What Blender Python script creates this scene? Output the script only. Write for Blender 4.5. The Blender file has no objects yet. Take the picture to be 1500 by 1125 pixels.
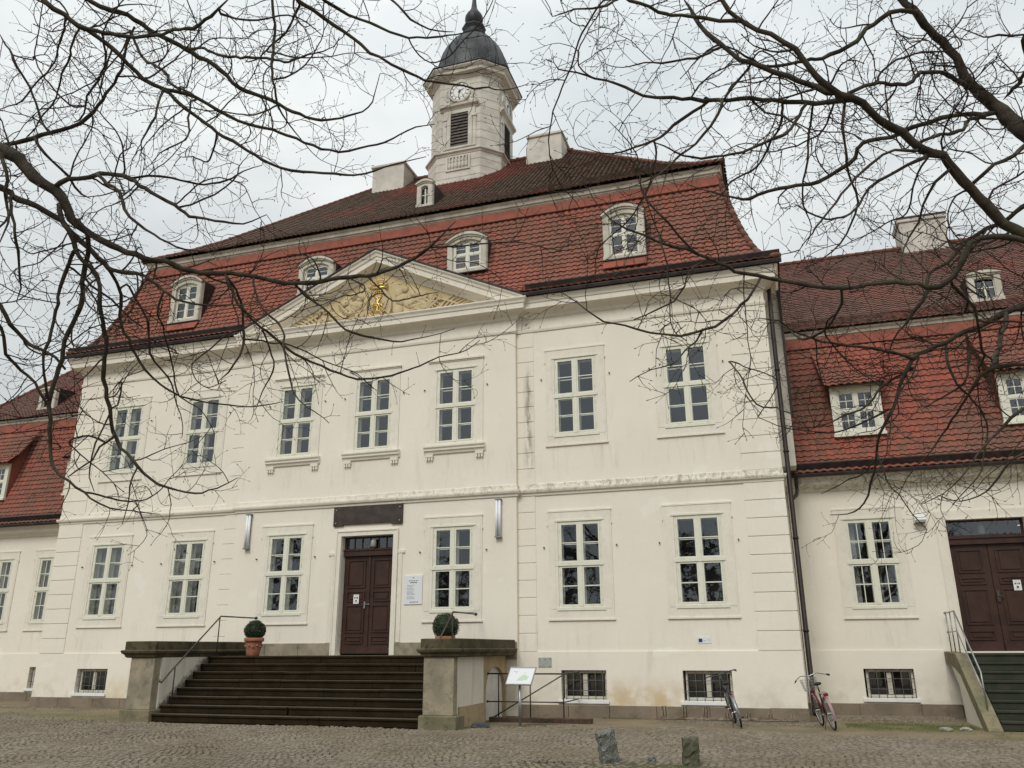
import bpy, bmesh, math, random
from mathutils import Vector, Matrix
R_ = math.radians
random.seed(7)
scene = bpy.context.scene
COL = scene.collection

# ------------------------------------------------------------------ camera
CAM = Vector((12.3366, -23.5216, 1.7798))
CR = Vector((0.95134874, 0.30807865, -0.00480936))
CU = Vector((0.09917529, -0.29140103, 0.95144611))
CF = Vector((-0.29171878, 0.90563402, 0.30777779))
FPX = 1199.93
cd = bpy.data.cameras.new('camera')
cam = bpy.data.objects.new('camera', cd); COL.objects.link(cam)
cd.sensor_width = 36.0; cd.lens = FPX / 1500 * 36.0
cd.clip_start = 0.1; cd.clip_end = 2000
m3 = Matrix((CR, CU, -CF)).transposed()
cam.matrix_world = Matrix.Translation(CAM) @ m3.to_4x4()
scene.camera = cam

# ------------------------------------------------------------------ node helper
class NT:
    def __init__(s, name):
        s.m = bpy.data.materials.new(name); s.m.use_nodes = True
        s.t = s.m.node_tree; s.n = s.t.nodes; s.l = s.t.links
        s.b = s.n['Principled BSDF']; s.out = s.n['Material Output']
        s._pos = None
    def put(s, sock, v):
        if isinstance(v, bpy.types.NodeSocket): s.l.new(v, sock)
        elif isinstance(v, (tuple, list)):
            sock.default_value = tuple(v) + ((1,) if len(v) == 3 and len(sock.default_value) == 4 else ())
        else: sock.default_value = v
    def pos(s):
        if s._pos is None: s._pos = s.n.new('ShaderNodeNewGeometry').outputs['Position']
        return s._pos
    def obj(s): return s.n.new('ShaderNodeTexCoord').outputs['Object']
    def xyz(s, v=None):
        x = s.n.new('ShaderNodeSeparateXYZ'); s.put(x.inputs[0], v or s.pos()); return x.outputs
    def math(s, op, a, b=0.0, c=0.0, clamp=False):
        x = s.n.new('ShaderNodeMath'); x.operation = op; x.use_clamp = clamp
        s.put(x.inputs[0], a); s.put(x.inputs[1], b); s.put(x.inputs[2], c); return x.outputs[0]
    def scale(s, v, sc, rot=(0, 0, 0)):
        x = s.n.new('ShaderNodeMapping'); s.put(x.inputs[0], v); x.inputs['Scale'].default_value = sc
        x.inputs['Rotation'].default_value = rot; return x.outputs[0]
    def noise(s, sc, v=None, detail=4, rough=0.55, dist=0.0):
        x = s.n.new('ShaderNodeTexNoise'); s.put(x.inputs['Vector'], v or s.pos())
        x.inputs['Scale'].default_value = sc; x.inputs['Detail'].default_value = detail
        x.inputs['Roughness'].default_value = rough; x.inputs['Distortion'].default_value = dist
        return x.outputs['Fac']
    def voro(s, sc, v=None, feat='F1', out='Distance'):
        x = s.n.new('ShaderNodeTexVoronoi'); x.feature = feat; s.put(x.inputs['Vector'], v or s.pos())
        x.inputs['Scale'].default_value = sc; return x.outputs[out]
    def step(s, v, a, b):
        x = s.n.new('ShaderNodeMapRange'); x.interpolation_type = 'SMOOTHSTEP'
        s.put(x.inputs[0], v); x.inputs[1].default_value = a; x.inputs[2].default_value = b
        return x.outputs[0]
    def mix(s, f, a, b, mode='MIX'):
        x = s.n.new('ShaderNodeMix'); x.data_type = 'RGBA'; x.blend_type = mode
        s.put(x.inputs[0], f); s.put(x.inputs[6], a); s.put(x.inputs[7], b); return x.outputs[2]
    def attr(s, name):
        x = s.n.new('ShaderNodeAttribute'); x.attribute_name = name; return x.outputs['Fac']
    def bump(s, h, strength=0.3, dist=0.01):
        x = s.n.new('ShaderNodeBump'); x.inputs['Strength'].default_value = strength
        x.inputs['Distance'].default_value = dist; s.put(x.inputs['Height'], h)
        s.l.new(x.outputs[0], s.b.inputs['Normal']); return x
    def col(s, c): s.put(s.b.inputs['Base Color'], c)
    def rough(s, v): s.put(s.b.inputs['Roughness'], v)
    def spec(s, v): s.b.inputs['Specular IOR Level'].default_value = v
    def metal(s, v): s.b.inputs['Metallic'].default_value = v

def simple(name, c1, c2=None, sc=3.0, rough=0.7, bump=0.0, bsc=40, metal=0.0, spec=0.3, lo=0.35, hi=0.65, bd=0.01):
    t = NT(name)
    if c2 is None: t.col(c1)
    else: t.col(t.mix(t.step(t.noise(sc, detail=6), lo, hi), c1, c2))
    t.rough(rough); t.metal(metal); t.spec(spec)
    if bump: t.bump(t.noise(bsc, detail=5), bump, bd)
    return t.m

M = {}
def band(t, v, a, b, s):      # 1 between a and b with soft width s
    return t.math('MULTIPLY', t.step(v, a - s, a + s), t.math('SUBTRACT', 1.0, t.step(v, b - s, b + s)))

def mk_plaster(name, base, alt, main=True):
    t = NT(name)
    x, y, z = t.xyz()
    c = t.mix(t.step(t.noise(0.5, detail=5), 0.3, 0.7), base, alt)
    c = t.mix(t.math('MULTIPLY', t.step(t.noise(7, detail=8, rough=0.7), 0.45, 0.8), 0.22), c, (base[0] * .82, base[1] * .8, base[2] * .74))
    # rain streaks
    st = t.math('MULTIPLY', t.step(t.noise(1.0, t.scale(t.pos(), (2.6, 2.6, 0.3)), detail=9, rough=0.7, dist=.6), 0.5, 0.8), t.step(t.noise(.35, detail=3), .45, .65))
    c = t.mix(t.math('MULTIPLY', st, 0.42), c, (0.42, 0.38, 0.30))
    # repaired, paler patches
    pt = t.step(t.noise(0.8, t.scale(t.pos(), (1, 1, 1.3), (.3, .2, .9)), detail=2), 0.66, 0.69)
    c = t.mix(t.math('MULTIPLY', pt, 0.5), c, (0.84, 0.81, 0.73))
    # grime washed down below the sills
    for zz in (2.55, 7.62):
        gm = t.math('MULTIPLY', band(t, z, zz - .75, zz, .12), t.step(t.noise(1.0, t.scale(t.pos(), (3.4, 3.4, .35)), detail=8, rough=.7), .52, .74))
        c = t.mix(t.math('MULTIPLY', gm, .34), c, (0.36, 0.32, 0.25))
    # dirty splash zone near the ground
    sp = t.math('MULTIPLY', t.math('SUBTRACT', 1.0, t.step(z, 0.2, 1.3)), t.step(t.noise(2.5, detail=6), 0.4, 0.7))
    c = t.mix(t.math('MULTIPLY', sp, 0.45), c, (0.45, 0.38, 0.26))
    if main:
        # ochre damp patches between the cellar windows
        oc = t.math('MULTIPLY', t.math('MULTIPLY', band(t, x, 7.3, 9.4, .35), t.math('SUBTRACT', 1.0, t.step(z, 0.45, 1.15))), t.step(t.noise(2.1, detail=4), 0.3, 0.6))
        c = t.mix(t.math('MULTIPLY', oc, 0.7), c, (0.55, 0.40, 0.20))
        oc = t.math('MULTIPLY', t.math('MULTIPLY', band(t, x, -9.6, -6.0, .35), t.math('SUBTRACT', 1.0, t.step(z, 0.45, 1.0))), t.step(t.noise(1.9, detail=4), 0.3, 0.6))
        c = t.mix(t.math('MULTIPLY', oc, 0.6), c, (0.62, 0.50, 0.30))
        # black algae streak on the pilaster strip right of the middle bay
        al = t.math('MULTIPLY', t.math('MULTIPLY', band(t, x, 5.20, 5.40, .12), band(t, z, 7.0, 10.0, .5)), t.step(t.noise(1.0, t.scale(t.pos(), (6, 6, 1.3)), detail=9, rough=.75), 0.38, 0.60))
        c = t.mix(t.math('MULTIPLY', al, 0.75), c, (0.16, 0.14, 0.10))
    t.col(c); t.rough(0.9); t.spec(0.2)
    t.bump(t.math('ADD', t.math('MULTIPLY', t.noise(60, detail=4), 0.35), t.noise(3, detail=3)), 0.35, 0.012)
    return t.m
M['plaster'] = mk_plaster('plaster_cream', (0.82, 0.768, 0.665), (0.785, 0.73, 0.625))
M['plaster_wing'] = mk_plaster('plaster_wing', (0.82, 0.77, 0.665), (0.79, 0.735, 0.63), False)

def mk_trim():
    t = NT('trim_weathered')
    x, y, z = t.xyz()
    c = t.mix(t.step(t.noise(1.3, detail=5), 0.3, 0.7), (0.80, 0.75, 0.65), (0.75, 0.70, 0.60))
    st = t.step(t.noise(1.0, t.scale(t.pos(), (4.5, 4.5, 2.4)), detail=10, rough=0.8, dist=1.2), 0.44, 0.66)
    m = t.math('MULTIPLY', st, t.math('MULTIPLY', band(t, z, 6.26, 6.7, .06), t.step(x, -8, 9)))
    c = t.mix(t.math('MULTIPLY', m, 0.75), c, (0.17, 0.16, 0.12))
    c = t.mix(t.math('MULTIPLY', st, 0.16), c, (0.30, 0.28, 0.22))
    t.col(c); t.rough(0.88); t.spec(0.2)
    t.bump(t.noise(30, detail=5), 0.3, 0.008)
    return t.m
M['trim'] = mk_trim()
M['yellow'] = simple('yellow_tympanum', (0.62, 0.51, 0.30), (0.56, 0.46, 0.265), 1.5, 0.9, 0.2)
M['relief'] = simple('relief_plaster', (0.58, 0.48, 0.30), (0.48, 0.39, 0.24), 5, 0.9, 0.3, 25)
M['gold'] = simple('gold_leaf', (0.80, 0.56, 0.17), (0.62, 0.42, 0.12), 20, 0.35, metal=1.0)
M['frame'] = simple('window_paint', (0.72, 0.71, 0.60), (0.60, 0.585, 0.48), 6, 0.55, 0.15, 50, lo=.5, hi=.8)
M['inner'] = simple('inner_window_paint', (0.84, 0.83, 0.72), (0.78, 0.77, 0.66), 3, 0.6)
M['curtain'] = simple('curtain', (0.55, 0.54, 0.49), (0.42, 0.41, 0.37), 5, 0.9)
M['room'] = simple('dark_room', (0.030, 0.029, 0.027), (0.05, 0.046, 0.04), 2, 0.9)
def mk_glass():
    t = NT('window_glass'); n = t.n
    tr = n.new('ShaderNodeBsdfTransparent'); tr.inputs[0].default_value = (0.88, 0.91, 0.90, 1)
    g = n.new('ShaderNodeBsdfGlossy'); g.inputs['Roughness'].default_value = 0.015; g.inputs[0].default_value = (0.90, 0.95, 1.0, 1)
    # old panes: faintly wavy
    b = n.new('ShaderNodeBump'); b.inputs['Strength'].default_value = 0.06; b.inputs['Distance'].default_value = 0.02
    t.l.new(t.noise(2.6, detail=2), b.inputs['Height']); t.l.new(b.outputs[0], g.inputs['Normal'])
    fr = n.new('ShaderNodeLayerWeight'); fr.inputs[0].default_value = .5
    f2 = t.math('ADD', .125, t.math('MULTIPLY', t.math('POWER', fr.outputs['Facing'], 4.0), .9), clamp=True)
    mx = n.new('ShaderNodeMixShader'); t.l.new(f2, mx.inputs[0]); t.l.new(tr.outputs[0], mx.inputs[1]); t.l.new(g.outputs[0], mx.inputs[2])
    t.l.new(mx.outputs[0], t.out.inputs[0]); return t.m
M['glass'] = mk_glass()

def mk_tiles(name, red, brown, moss, lo, hi, redx=None, sc=0.35):
    t = NT(name); x, y, z = t.xyz()
    r = t.attr('rnd')
    big = t.noise(sc, detail=7, rough=0.7)
    f = t.math('ADD', big, t.math('MULTIPLY', t.math('SUBTRACT', r, 0.5), 0.10))
    f = t.math('ADD', f, t.math('MULTIPLY', t.math('SUBTRACT', t.noise(3.5, detail=5), 0.5), 0.3))
    if redx: f = t.math('SUBTRACT', f, t.math('MULTIPLY', redx(t, x, y, z), 0.28))
    f = t.step(f, lo, hi)
    c1 = t.mix(r, red, (red[0] * .82, red[1] * .84, red[2] * .9))
    c2 = t.mix(t.step(t.noise(9, detail=5), .4, .65), brown, moss)
    c = t.mix(f, c1, c2)
    c = t.mix(t.math('MULTIPLY', t.step(t.noise(30, detail=5), .45, .75), .35), c, (0.05, 0.035, 0.03))
    t.col(c); t.rough(0.85); t.spec(0.25)
    t.bump(t.noise(45, detail=4), 0.4, 0.006)
    return t.m
M['tile_low'] = mk_tiles('tiles_mansard', (0.32, 0.108, 0.072), (0.225, 0.103, 0.073), (0.14, 0.085, 0.062), 0.33, 0.64)
M['tile_up'] = mk_tiles('tiles_upper', (0.24, 0.082, 0.06), (0.135, 0.088, 0.064), (0.09, 0.07, 0.05), 0.24, 0.46,
    lambda t, x, y, z: t.math('MULTIPLY', t.step(z, 19.0, 22.5), t.math('SUBTRACT', 1.0, t.step(t.math('ABSOLUTE', x), 1.0, 5.0))))
M['tile_wlow'] = mk_tiles('tiles_wing_lower', (0.33, 0.10, 0.066), (0.21, 0.098, 0.07), (0.14, 0.082, 0.06), 0.34, 0.62)
M['tile_wup'] = mk_tiles('tiles_wing_upper', (0.26, 0.10, 0.075), (0.175, 0.098, 0.076), (0.13, 0.088, 0.07), 0.30, 0.56)
M['ridge'] = simple('ridge_tiles', (0.22, 0.08, 0.05), (0.10, 0.06, 0.045), 4, 0.85, 0.3)
M['redmetal'] = simple('red_flashing', (0.29, 0.085, 0.055), (0.20, 0.07, 0.05), 3, 0.8)
M['gutter'] = simple('gutter_dark_copper', (0.050, 0.036, 0.032), (0.028, 0.023, 0.022), 3, 0.5, metal=0.3)
M['pipe'] = simple('downpipe_brown', (0.038, 0.026, 0.023), (0.026, 0.02, 0.018), 3, 0.5, metal=0.2)
M['zinc'] = simple('dome_sheet_metal', (0.058, 0.061, 0.065), (0.036, 0.037, 0.039), 2, 0.5, 0.1, 12, metal=0.5)
def mk_tower():
    t = NT('tower_render'); x, y, z = t.xyz()
    c = t.mix(t.step(t.noise(1.5, detail=6), .35, .65), (0.63, 0.595, 0.525), (0.50, 0.47, 0.41))
    s = t.step(t.noise(1.0, t.scale(t.pos(), (2.0, 2.0, 5)), detail=9, rough=.75), .52, .72)
    c = t.mix(t.math('MULTIPLY', s, .5), c, (0.16, 0.14, 0.11))
    t.col(c); t.rough(.9); t.bump(t.noise(25, detail=5), .4, .01); return t.m
M['tower'] = mk_tower()
M['door'] = simple('door_brown_paint', (0.056, 0.026, 0.018), (0.040, 0.019, 0.014), 2.5, 0.45, 0.1, 30)
M['plaque'] = simple('dark_plaque', (0.045, 0.033, 0.028), (0.065, 0.05, 0.042), 4, 0.55)
def mk_stone(name, a, b, d, stain=.5, z0=None, sc=2.0):
    t = NT(name)
    c = t.mix(t.step(t.noise(sc, detail=6), .35, .65), a, b)
    c = t.mix(t.math('MULTIPLY', t.step(t.noise(sc * 2.3, detail=9, rough=.75), .48, .7), stain), c, d)
    t.col(c); t.rough(.92); t.spec(.2)
    t.bump(t.math('ADD', t.noise(35, detail=6), t.noise(8, detail=4)), .6, .012); return t.m
M['stone'] = mk_stone('sandstone', (0.36, 0.31, 0.22), (0.25, 0.225, 0.165), (0.13, 0.115, 0.08), .7)
M['stone_foot'] = mk_stone('foot_stone', (0.25, 0.20, 0.15), (0.19, 0.155, 0.115), (0.08, 0.07, 0.05), .6, sc=1.2)
M['cap'] = mk_stone('mossy_cap_stone', (0.115, 0.092, 0.058), (0.060, 0.055, 0.030), (0.022, 0.022, 0.012), .9)
M['base_mossy'] = mk_stone('mossy_base_stone', (0.24, 0.20, 0.13), (0.16, 0.15, 0.09), (0.07, 0.075, 0.035), .7)
def mk_steps():
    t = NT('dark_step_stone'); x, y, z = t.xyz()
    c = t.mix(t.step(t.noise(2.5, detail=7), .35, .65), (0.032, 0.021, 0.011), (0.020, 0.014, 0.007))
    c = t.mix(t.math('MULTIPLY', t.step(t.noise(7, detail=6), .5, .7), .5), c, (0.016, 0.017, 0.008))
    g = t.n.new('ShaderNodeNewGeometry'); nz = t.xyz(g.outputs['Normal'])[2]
    c = t.mix(t.math('MULTIPLY', t.step(nz, .6, .98), .8), c, (0.105, 0.09, 0.07))   # upward faces mixed paler than the risers
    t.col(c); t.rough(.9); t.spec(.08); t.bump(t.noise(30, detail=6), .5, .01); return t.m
M['steps'] = mk_steps()
def mk_steps_wall():
    t = NT('cheek_plaster'); x, y, z = t.xyz()
    c = t.mix(t.step(t.noise(.9, detail=5), .3, .7), (0.74, 0.70, 0.61), (0.66, 0.61, 0.52))
    # black splash line climbing with the flight
    h = t.math('SUBTRACT', z, t.math('MULTIPLY', t.math('ADD', y, 4.40), 0.70))
    m = t.math('SUBTRACT', 1.0, t.step(t.math('ADD', h, t.math('MULTIPLY', t.noise(9, detail=8, rough=.75), 0.9)), 0.50, 0.78))
    m = t.math('MULTIPLY', m, t.math('SUBTRACT', 1.0, t.step(t.math('ABSOLUTE', x), 4.2, 4.3)))
    c = t.mix(t.math('MULTIPLY', m, .9), c, (0.07, 0.062, 0.045))
    st = t.step(t.noise(1.0, t.scale(t.pos(), (3, 8, .5)), detail=7, rough=.7), .5, .75)
    c = t.mix(t.math('MULTIPLY', st, .5), c, (0.30, 0.22, 0.12))
    t.col(c); t.rough(.92); t.bump(t.noise(20, detail=5), .4, .01); return t.m
M['cheek'] = mk_steps_wall()
M['cheek_ochre'] = mk_stone('ochre_damp_plaster', (0.46, 0.36, 0.22), (0.36, 0.29, 0.18), (0.20, 0.13, 0.06), .6, sc=1.5)
M['iron'] = simple('iron_rail', (0.10, 0.095, 0.09), (0.075, 0.05, 0.04), 8, 0.55, metal=0.6)
M['galv'] = simple('galvanised_steel', (0.36, 0.37, 0.37), (0.27, 0.28, 0.28), 6, 0.4, metal=0.8)
M['white'] = simple('white_paint', (0.80, 0.80, 0.78), (0.74, 0.74, 0.72), 3, 0.5)
M['paper'] = simple('white_board', (0.72, 0.74, 0.75), None, rough=0.5)
M['cell_iron'] = simple('cellar_bars', (0.16, 0.16, 0.155), (0.10, 0.09, 0.08), 8, 0.6)
M['slat'] = simple('weathered_slat', (0.14, 0.12, 0.10), (0.08, 0.07, 0.06), 8, 0.8)
M['lampglass'] = simple('lamp_glass_dim', (0.30, 0.29, 0.26), None, rough=.3)
M['dimroom'] = simple('dim_room', (0.16, 0.16, 0.15), (0.09, 0.09, 0.085), 4, 0.9)
M['greyplaster'] = simple('grey_plaster', (0.66, 0.64, 0.60), (0.54, 0.52, 0.48), 2, 0.9)
M['trim2'] = simple('grey_weathered_trim', (0.62, 0.585, 0.50), (0.47, 0.44, 0.365), 2.2, 0.9, .3, 30)
M['ink'] = simple('grey_print', (0.30, 0.31, 0.33), None, rough=0.6)
M['inkd'] = simple('dark_print', (0.05, 0.05, 0.06), None, rough=0.6)
M['inkb'] = simple('blue_print', (0.02, 0.035, 0.12), None, rough=0.6)
M['inkg'] = simple('green_print', (0.50, 0.62, 0.46), None, rough=0.6)
M['terra'] = mk_stone('terracotta', (0.34, 0.13, 0.075), (0.28, 0.11, 0.07), (0.45, 0.36, 0.28), .5, sc=5)
M['soil'] = simple('pot_soil', (0.03, 0.022, 0.015))
M['box'] = simple('boxwood_leaves', (0.014, 0.028, 0.010), (0.03, 0.05, 0.016), 12, 0.6)
M['black'] = simple('black_rubber', (0.015, 0.015, 0.016), None, rough=0.6)
M['chrome'] = simple('chrome', (0.42, 0.42, 0.42), None, rough=0.3, metal=1.0)
M['bluegrey'] = simple('grey_frame_paint', (0.06, 0.065, 0.075), None, rough=0.3, metal=0.4)
M['winered'] = simple('wine_red_frame_paint', (0.10, 0.016, 0.022), None, rough=0.3)
M['pink'] = simple('pale_pink_guard', (0.32, 0.22, 0.23), None, rough=0.35)
M['redlens'] = simple('red_reflector', (0.22, 0.012, 0.012), None, rough=0.2)
def mk_granite():
    t = NT('granite'); v = t.voro(70, out='Color')
    c = t.mix(t.step(t.noise(60, detail=3), .42, .58), (0.075, 0.08, 0.075), (0.26, 0.26, 0.24))
    c = t.mix(t.math('MULTIPLY', t.step(t.noise(5, detail=6), .45, .65), .6), c, (0.10, 0.11, 0.06))
    t.col(c); t.rough(.85); t.bump(t.math('ADD', t.noise(40, detail=6), t.math('MULTIPLY', t.noise(9, detail=3), 1.5)), .8, .015); return t.m
M['granite'] = mk_granite()
M['mossy_post'] = mk_stone('mossy_granite', (0.13, 0.12, 0.09), (0.075, 0.08, 0.045), (0.045, 0.055, 0.02), .7, sc=4)
def mk_bark():
    t = NT('bark'); x, y, z = t.xyz()
    c = t.mix(t.step(t.noise(9, detail=6), .35, .65), (0.036, 0.030, 0.024), (0.075, 0.064, 0.050))
    c = t.mix(t.math('MULTIPLY', t.step(t.noise(2.2, detail=6), .52, .66), .6), c, (0.085, 0.09, 0.05))
    t.col(c); t.rough(.95); t.spec(.1); t.bump(t.noise(1.0, t.scale(t.pos(), (45, 45, 25)), detail=6), .8, .008); return t.m
M['bark'] = mk_bark()
M['twig'] = simple('twig_bark', (0.034, 0.025, 0.020), (0.055, 0.040, 0.032), 5, 0.8, spec=.15)
M['brick'] = simple('brick_edge', (0.11, 0.06, 0.045), (0.06, 0.05, 0.03), 9, 0.9, 0.4)

# ------------------------------------------------------------------ mesh helper
class MB:
    def __init__(s): s.v = []; s.f = []; s.m = []; s.a = []; s.r = 0.5
    def face(s, pts, mi=0):
        i = len(s.v); s.v += [tuple(p) for p in pts]; s.f.append(tuple(range(i, i + len(pts)))); s.m.append(mi); s.a.append(s.r)
    def idx(s, vs, fs, mi=0):
        i = len(s.v); s.v += [tuple(p) for p in vs]
        for f in fs: s.f.append(tuple(i + k for k in f)); s.m.append(mi); s.a.append(s.r)
    def box(s, x0, x1, y0, y1, z0, z1, mi=0):
        v = [(x0, y0, z0), (x1, y0, z0), (x1, y1, z0), (x0, y1, z0), (x0, y0, z1), (x1, y0, z1), (x1, y1, z1), (x0, y1, z1)]
        s.idx(v, [(0, 3, 2, 1), (4, 5, 6, 7), (0, 1, 5, 4), (1, 2, 6, 5), (2, 3, 7, 6), (3, 0, 4, 7)], mi)
    def prism(s, pts, a, b, axis='y', mi=0):
        def q(p, t):
            return {'y': (p[0], t, p[1]), 'x': (t, p[0], p[1]), 'z': (p[0], p[1], t)}[axis]
        n = len(pts); v = [q(p, a) for p in pts] + [q(p, b) for p in pts]
        s.idx(v, [tuple(range(n)), tuple(range(2 * n - 1, n - 1, -1))] + [(i, i + n, (i + 1) % n + n, (i + 1) % n) for i in range(n)], mi)
    def ring(s, outer, inner, y0, y1, mi=0, back=False, op=False):     # xz outlines with equal counts, open or closed (closed)
        n = len(outer)
        for i in range(n - 1 if op else n):
            j = (i + 1) % n
            o0, o1, a0, a1 = outer[i], outer[j], inner[i], inner[j]
            P = lambda p, y: (p[0], y, p[1])
            s.face([P(o0, y0), P(o1, y0), P(a1, y0), P(a0, y0)], mi)
            s.face([P(o0, y1), P(o1, y1), P(o1, y0), P(o0, y0)], mi)
            s.face([P(a0, y0), P(a1, y0), P(a1, y1), P(a0, y1)], mi)
            if back: s.face([P(a0, y1), P(a1, y1), P(o1, y1), P(o0, y1)], mi)
    def sweep(s, path, prof, mi=0, closed=False, caps=True):  # outward = right of travel; prof (offset, z)
        n = len(path); P = [Vector(p) for p in path]; rows = []
        for i in range(n):
            a = P[i] - P[i - 1] if (i > 0 or closed) else None
            b = P[(i + 1) % n] - P[i] if (i < n - 1 or closed) else None
            na = Vector((a.y, -a.x)).normalized() if a else None
            nb = Vector((b.y, -b.x)).normalized() if b else None
            if na and nb:
                q = (na + nb); q = q / max(q.dot(na), 0.2) if q.length > 1e-6 else na
            else: q = na or nb
            rows.append([(P[i].x + q.x * o, P[i].y + q.y * o, z) for o, z in prof])
        k = len(prof); v = [p for r in rows for p in r]; fs = []
        for i in range(n if closed else n - 1):
            j = (i + 1) % n
            for m in range(k - 1): fs.append((i * k + m, j * k + m, j * k + m + 1, i * k + m + 1))
        if caps and not closed:
            fs.append(tuple(range(k))); fs.append(tuple(range((n - 1) * k + k - 1, (n - 1) * k - 1, -1)))
        s.idx(v, fs, mi)
    def tube(s, pts, r, sides=6, mi=0, cap=True):
        pts = [Vector(p) for p in pts]; n = len(pts)
        rs = r if isinstance(r, (list, tuple)) else [r] * n
        t0 = (pts[1] - pts[0]).normalized()
        u = t0.orthogonal().normalized(); v = []
        for i in range(n):
            t = (pts[min(i + 1, n - 1)] - pts[max(i - 1, 0)])
            if t.length < 1e-9: t = t0
            t.normalize(); u = (u - t * u.dot(t))
            if u.length < 1e-6: u = t.orthogonal()
            u.normalize(); w = t.cross(u)
            for k in range(sides):
                a = 2 * math.pi * k / sides
                v.append(pts[i] + (u * math.cos(a) + w * math.sin(a)) * rs[i])
        fs = [(i * sides + k, i * sides + (k + 1) % sides, (i + 1) * sides + (k + 1) % sides, (i + 1) * sides + k) for i in range(n - 1) for k in range(sides)]
        if cap: fs += [tuple(range(sides - 1, -1, -1)), tuple(range((n - 1) * sides, n * sides))]
        s.idx(v, fs, mi)
    def lathe(s, prof, c=(0, 0, 0), n=24, mi=0, ph=0.0, cap=True):   # prof (r,z)
        v = []; k = len(prof)
        for i in range(n):
            a = 2 * math.pi * i / n + ph
            for r, z in prof: v.append((c[0] + r * math.cos(a), c[1] + r * math.sin(a), c[2] + z))
        fs = [(i * k + m, ((i + 1) % n) * k + m, ((i + 1) % n) * k + m + 1, i * k + m + 1) for i in range(n) for m in range(k - 1)]
        if cap:
            fs.append(tuple(i * k for i in range(n - 1, -1, -1))); fs.append(tuple(i * k + k - 1 for i in range(n)))
        s.idx(v, fs, mi)
    def blob(s, c, r, n=8, mi=0, q=None):
        v = []; fs = []
        for i in range(1, n // 2):
            th = math.pi * i / (n // 2)
            for k in range(n):
                a = 2 * math.pi * k / n
                v.append(Vector((math.sin(th) * math.cos(a) * r[0], math.sin(th) * math.sin(a) * r[1], math.cos(th) * r[2])))
        rows = n // 2 - 1
        for i in range(rows - 1):
            for k in range(n): fs.append((i * n + k, (i + 1) * n + k, (i + 1) * n + (k + 1) % n, i * n + (k + 1) % n))
        v.append(Vector((0, 0, r[2]))); v.append(Vector((0, 0, -r[2])))
        for k in range(n):
            fs.append((rows * n, k, (k + 1) % n)); fs.append((rows * n + 1, (rows - 1) * n + (k + 1) % n, (rows - 1) * n + k))
        if q is not None: v = [q @ p for p in v]
        s.idx([p + Vector(c) for p in v], fs, mi)
    def mesh(s, name, mats, smooth=False, merge=False, attr=False, recalc=True):
        me = bpy.data.meshes.new(name); me.from_pydata(s.v, [], s.f); me.update()
        for m in (mats if isinstance(mats, (list, tuple)) else [mats]): me.materials.append(m)
        me.polygons.foreach_set('material_index', s.m)
        if attr:
            a = me.attributes.new('rnd', 'FLOAT', 'FACE'); a.data.foreach_set('value', s.a)
        if merge or recalc:
            bm = bmesh.new(); bm.from_mesh(me)
            if merge: bmesh.ops.remove_doubles(bm, verts=bm.verts, dist=1e-4)
            if recalc: bmesh.ops.recalc_face_normals(bm, faces=bm.faces)
            bm.to_mesh(me); bm.free()
        if smooth: me.polygons.foreach_set('use_smooth', [True] * len(me.polygons))
        return me

def link(name, me, parent=None, loc=None, rot=None):
    o = bpy.data.objects.new(name, me); COL.objects.link(o)
    if parent is not None: o.parent = parent
    if loc is not None: o.location = loc
    if rot is not None: o.rotation_euler = rot
    return o
def put(name, mb, mats, parent=None, loc=None, rot=None, **k): return link(name, mb.mesh(name, mats, **k), parent, loc, rot)
def bevel(o, w, seg=2, ang=35):
    m = o.modifiers.new('bevel', 'BEVEL'); m.width = w; m.segments = seg; m.limit_method = 'ANGLE'; m.angle_limit = R_(ang); return o
def tag(o, label, cat, group=None, kind=None):
    o['label'] = label; o['category'] = cat
    if group: o['group'] = group
    if kind: o['kind'] = kind
    return o
def struct(o, kind='structure'): o['kind'] = kind; return o
def thing(name, loc, label, cat, group=None, rotz=0.0):
    o = link(name, None, None, loc, (0, 0, rotz)); return tag(o, label, cat, group)

def wall(mb, x0, x1, z0, z1, y, holes, depth=0.3, mi=0):
    xs = sorted({x0, x1} | {h[0] for h in holes} | {h[1] for h in holes}); zs = sorted({z0, z1} | {h[2] for h in holes} | {h[3] for h in holes})
    for i in range(len(xs) - 1):
        for j in range(len(zs) - 1):
            cx = (xs[i] + xs[i + 1]) / 2; cz = (zs[j] + zs[j + 1]) / 2
            if any(h[0] < cx < h[1] and h[2] < cz < h[3] for h in holes): continue
            mb.face([(xs[i], y, zs[j]), (xs[i + 1], y, zs[j]), (xs[i + 1], y, zs[j + 1]), (xs[i], y, zs[j + 1])], mi)
    for a, b, c, d in [h[:4] for h in holes]:
        mb.face([(a, y, c), (a, y, d), (a, y + depth, d), (a, y + depth, c)], mi); mb.face([(b, y, d), (b, y, c), (b, y + depth, c), (b, y + depth, d)], mi)
        mb.face([(a, y, c), (a, y + depth, c), (b, y + depth, c), (b, y, c)], mi); mb.face([(a, y, d), (b, y, d), (b, y + depth, d), (a, y + depth, d)], mi)
def rect(x0, x1, z0, z1): return [(x0, z0), (x1, z0), (x1, z1), (x0, z1)]

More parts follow.
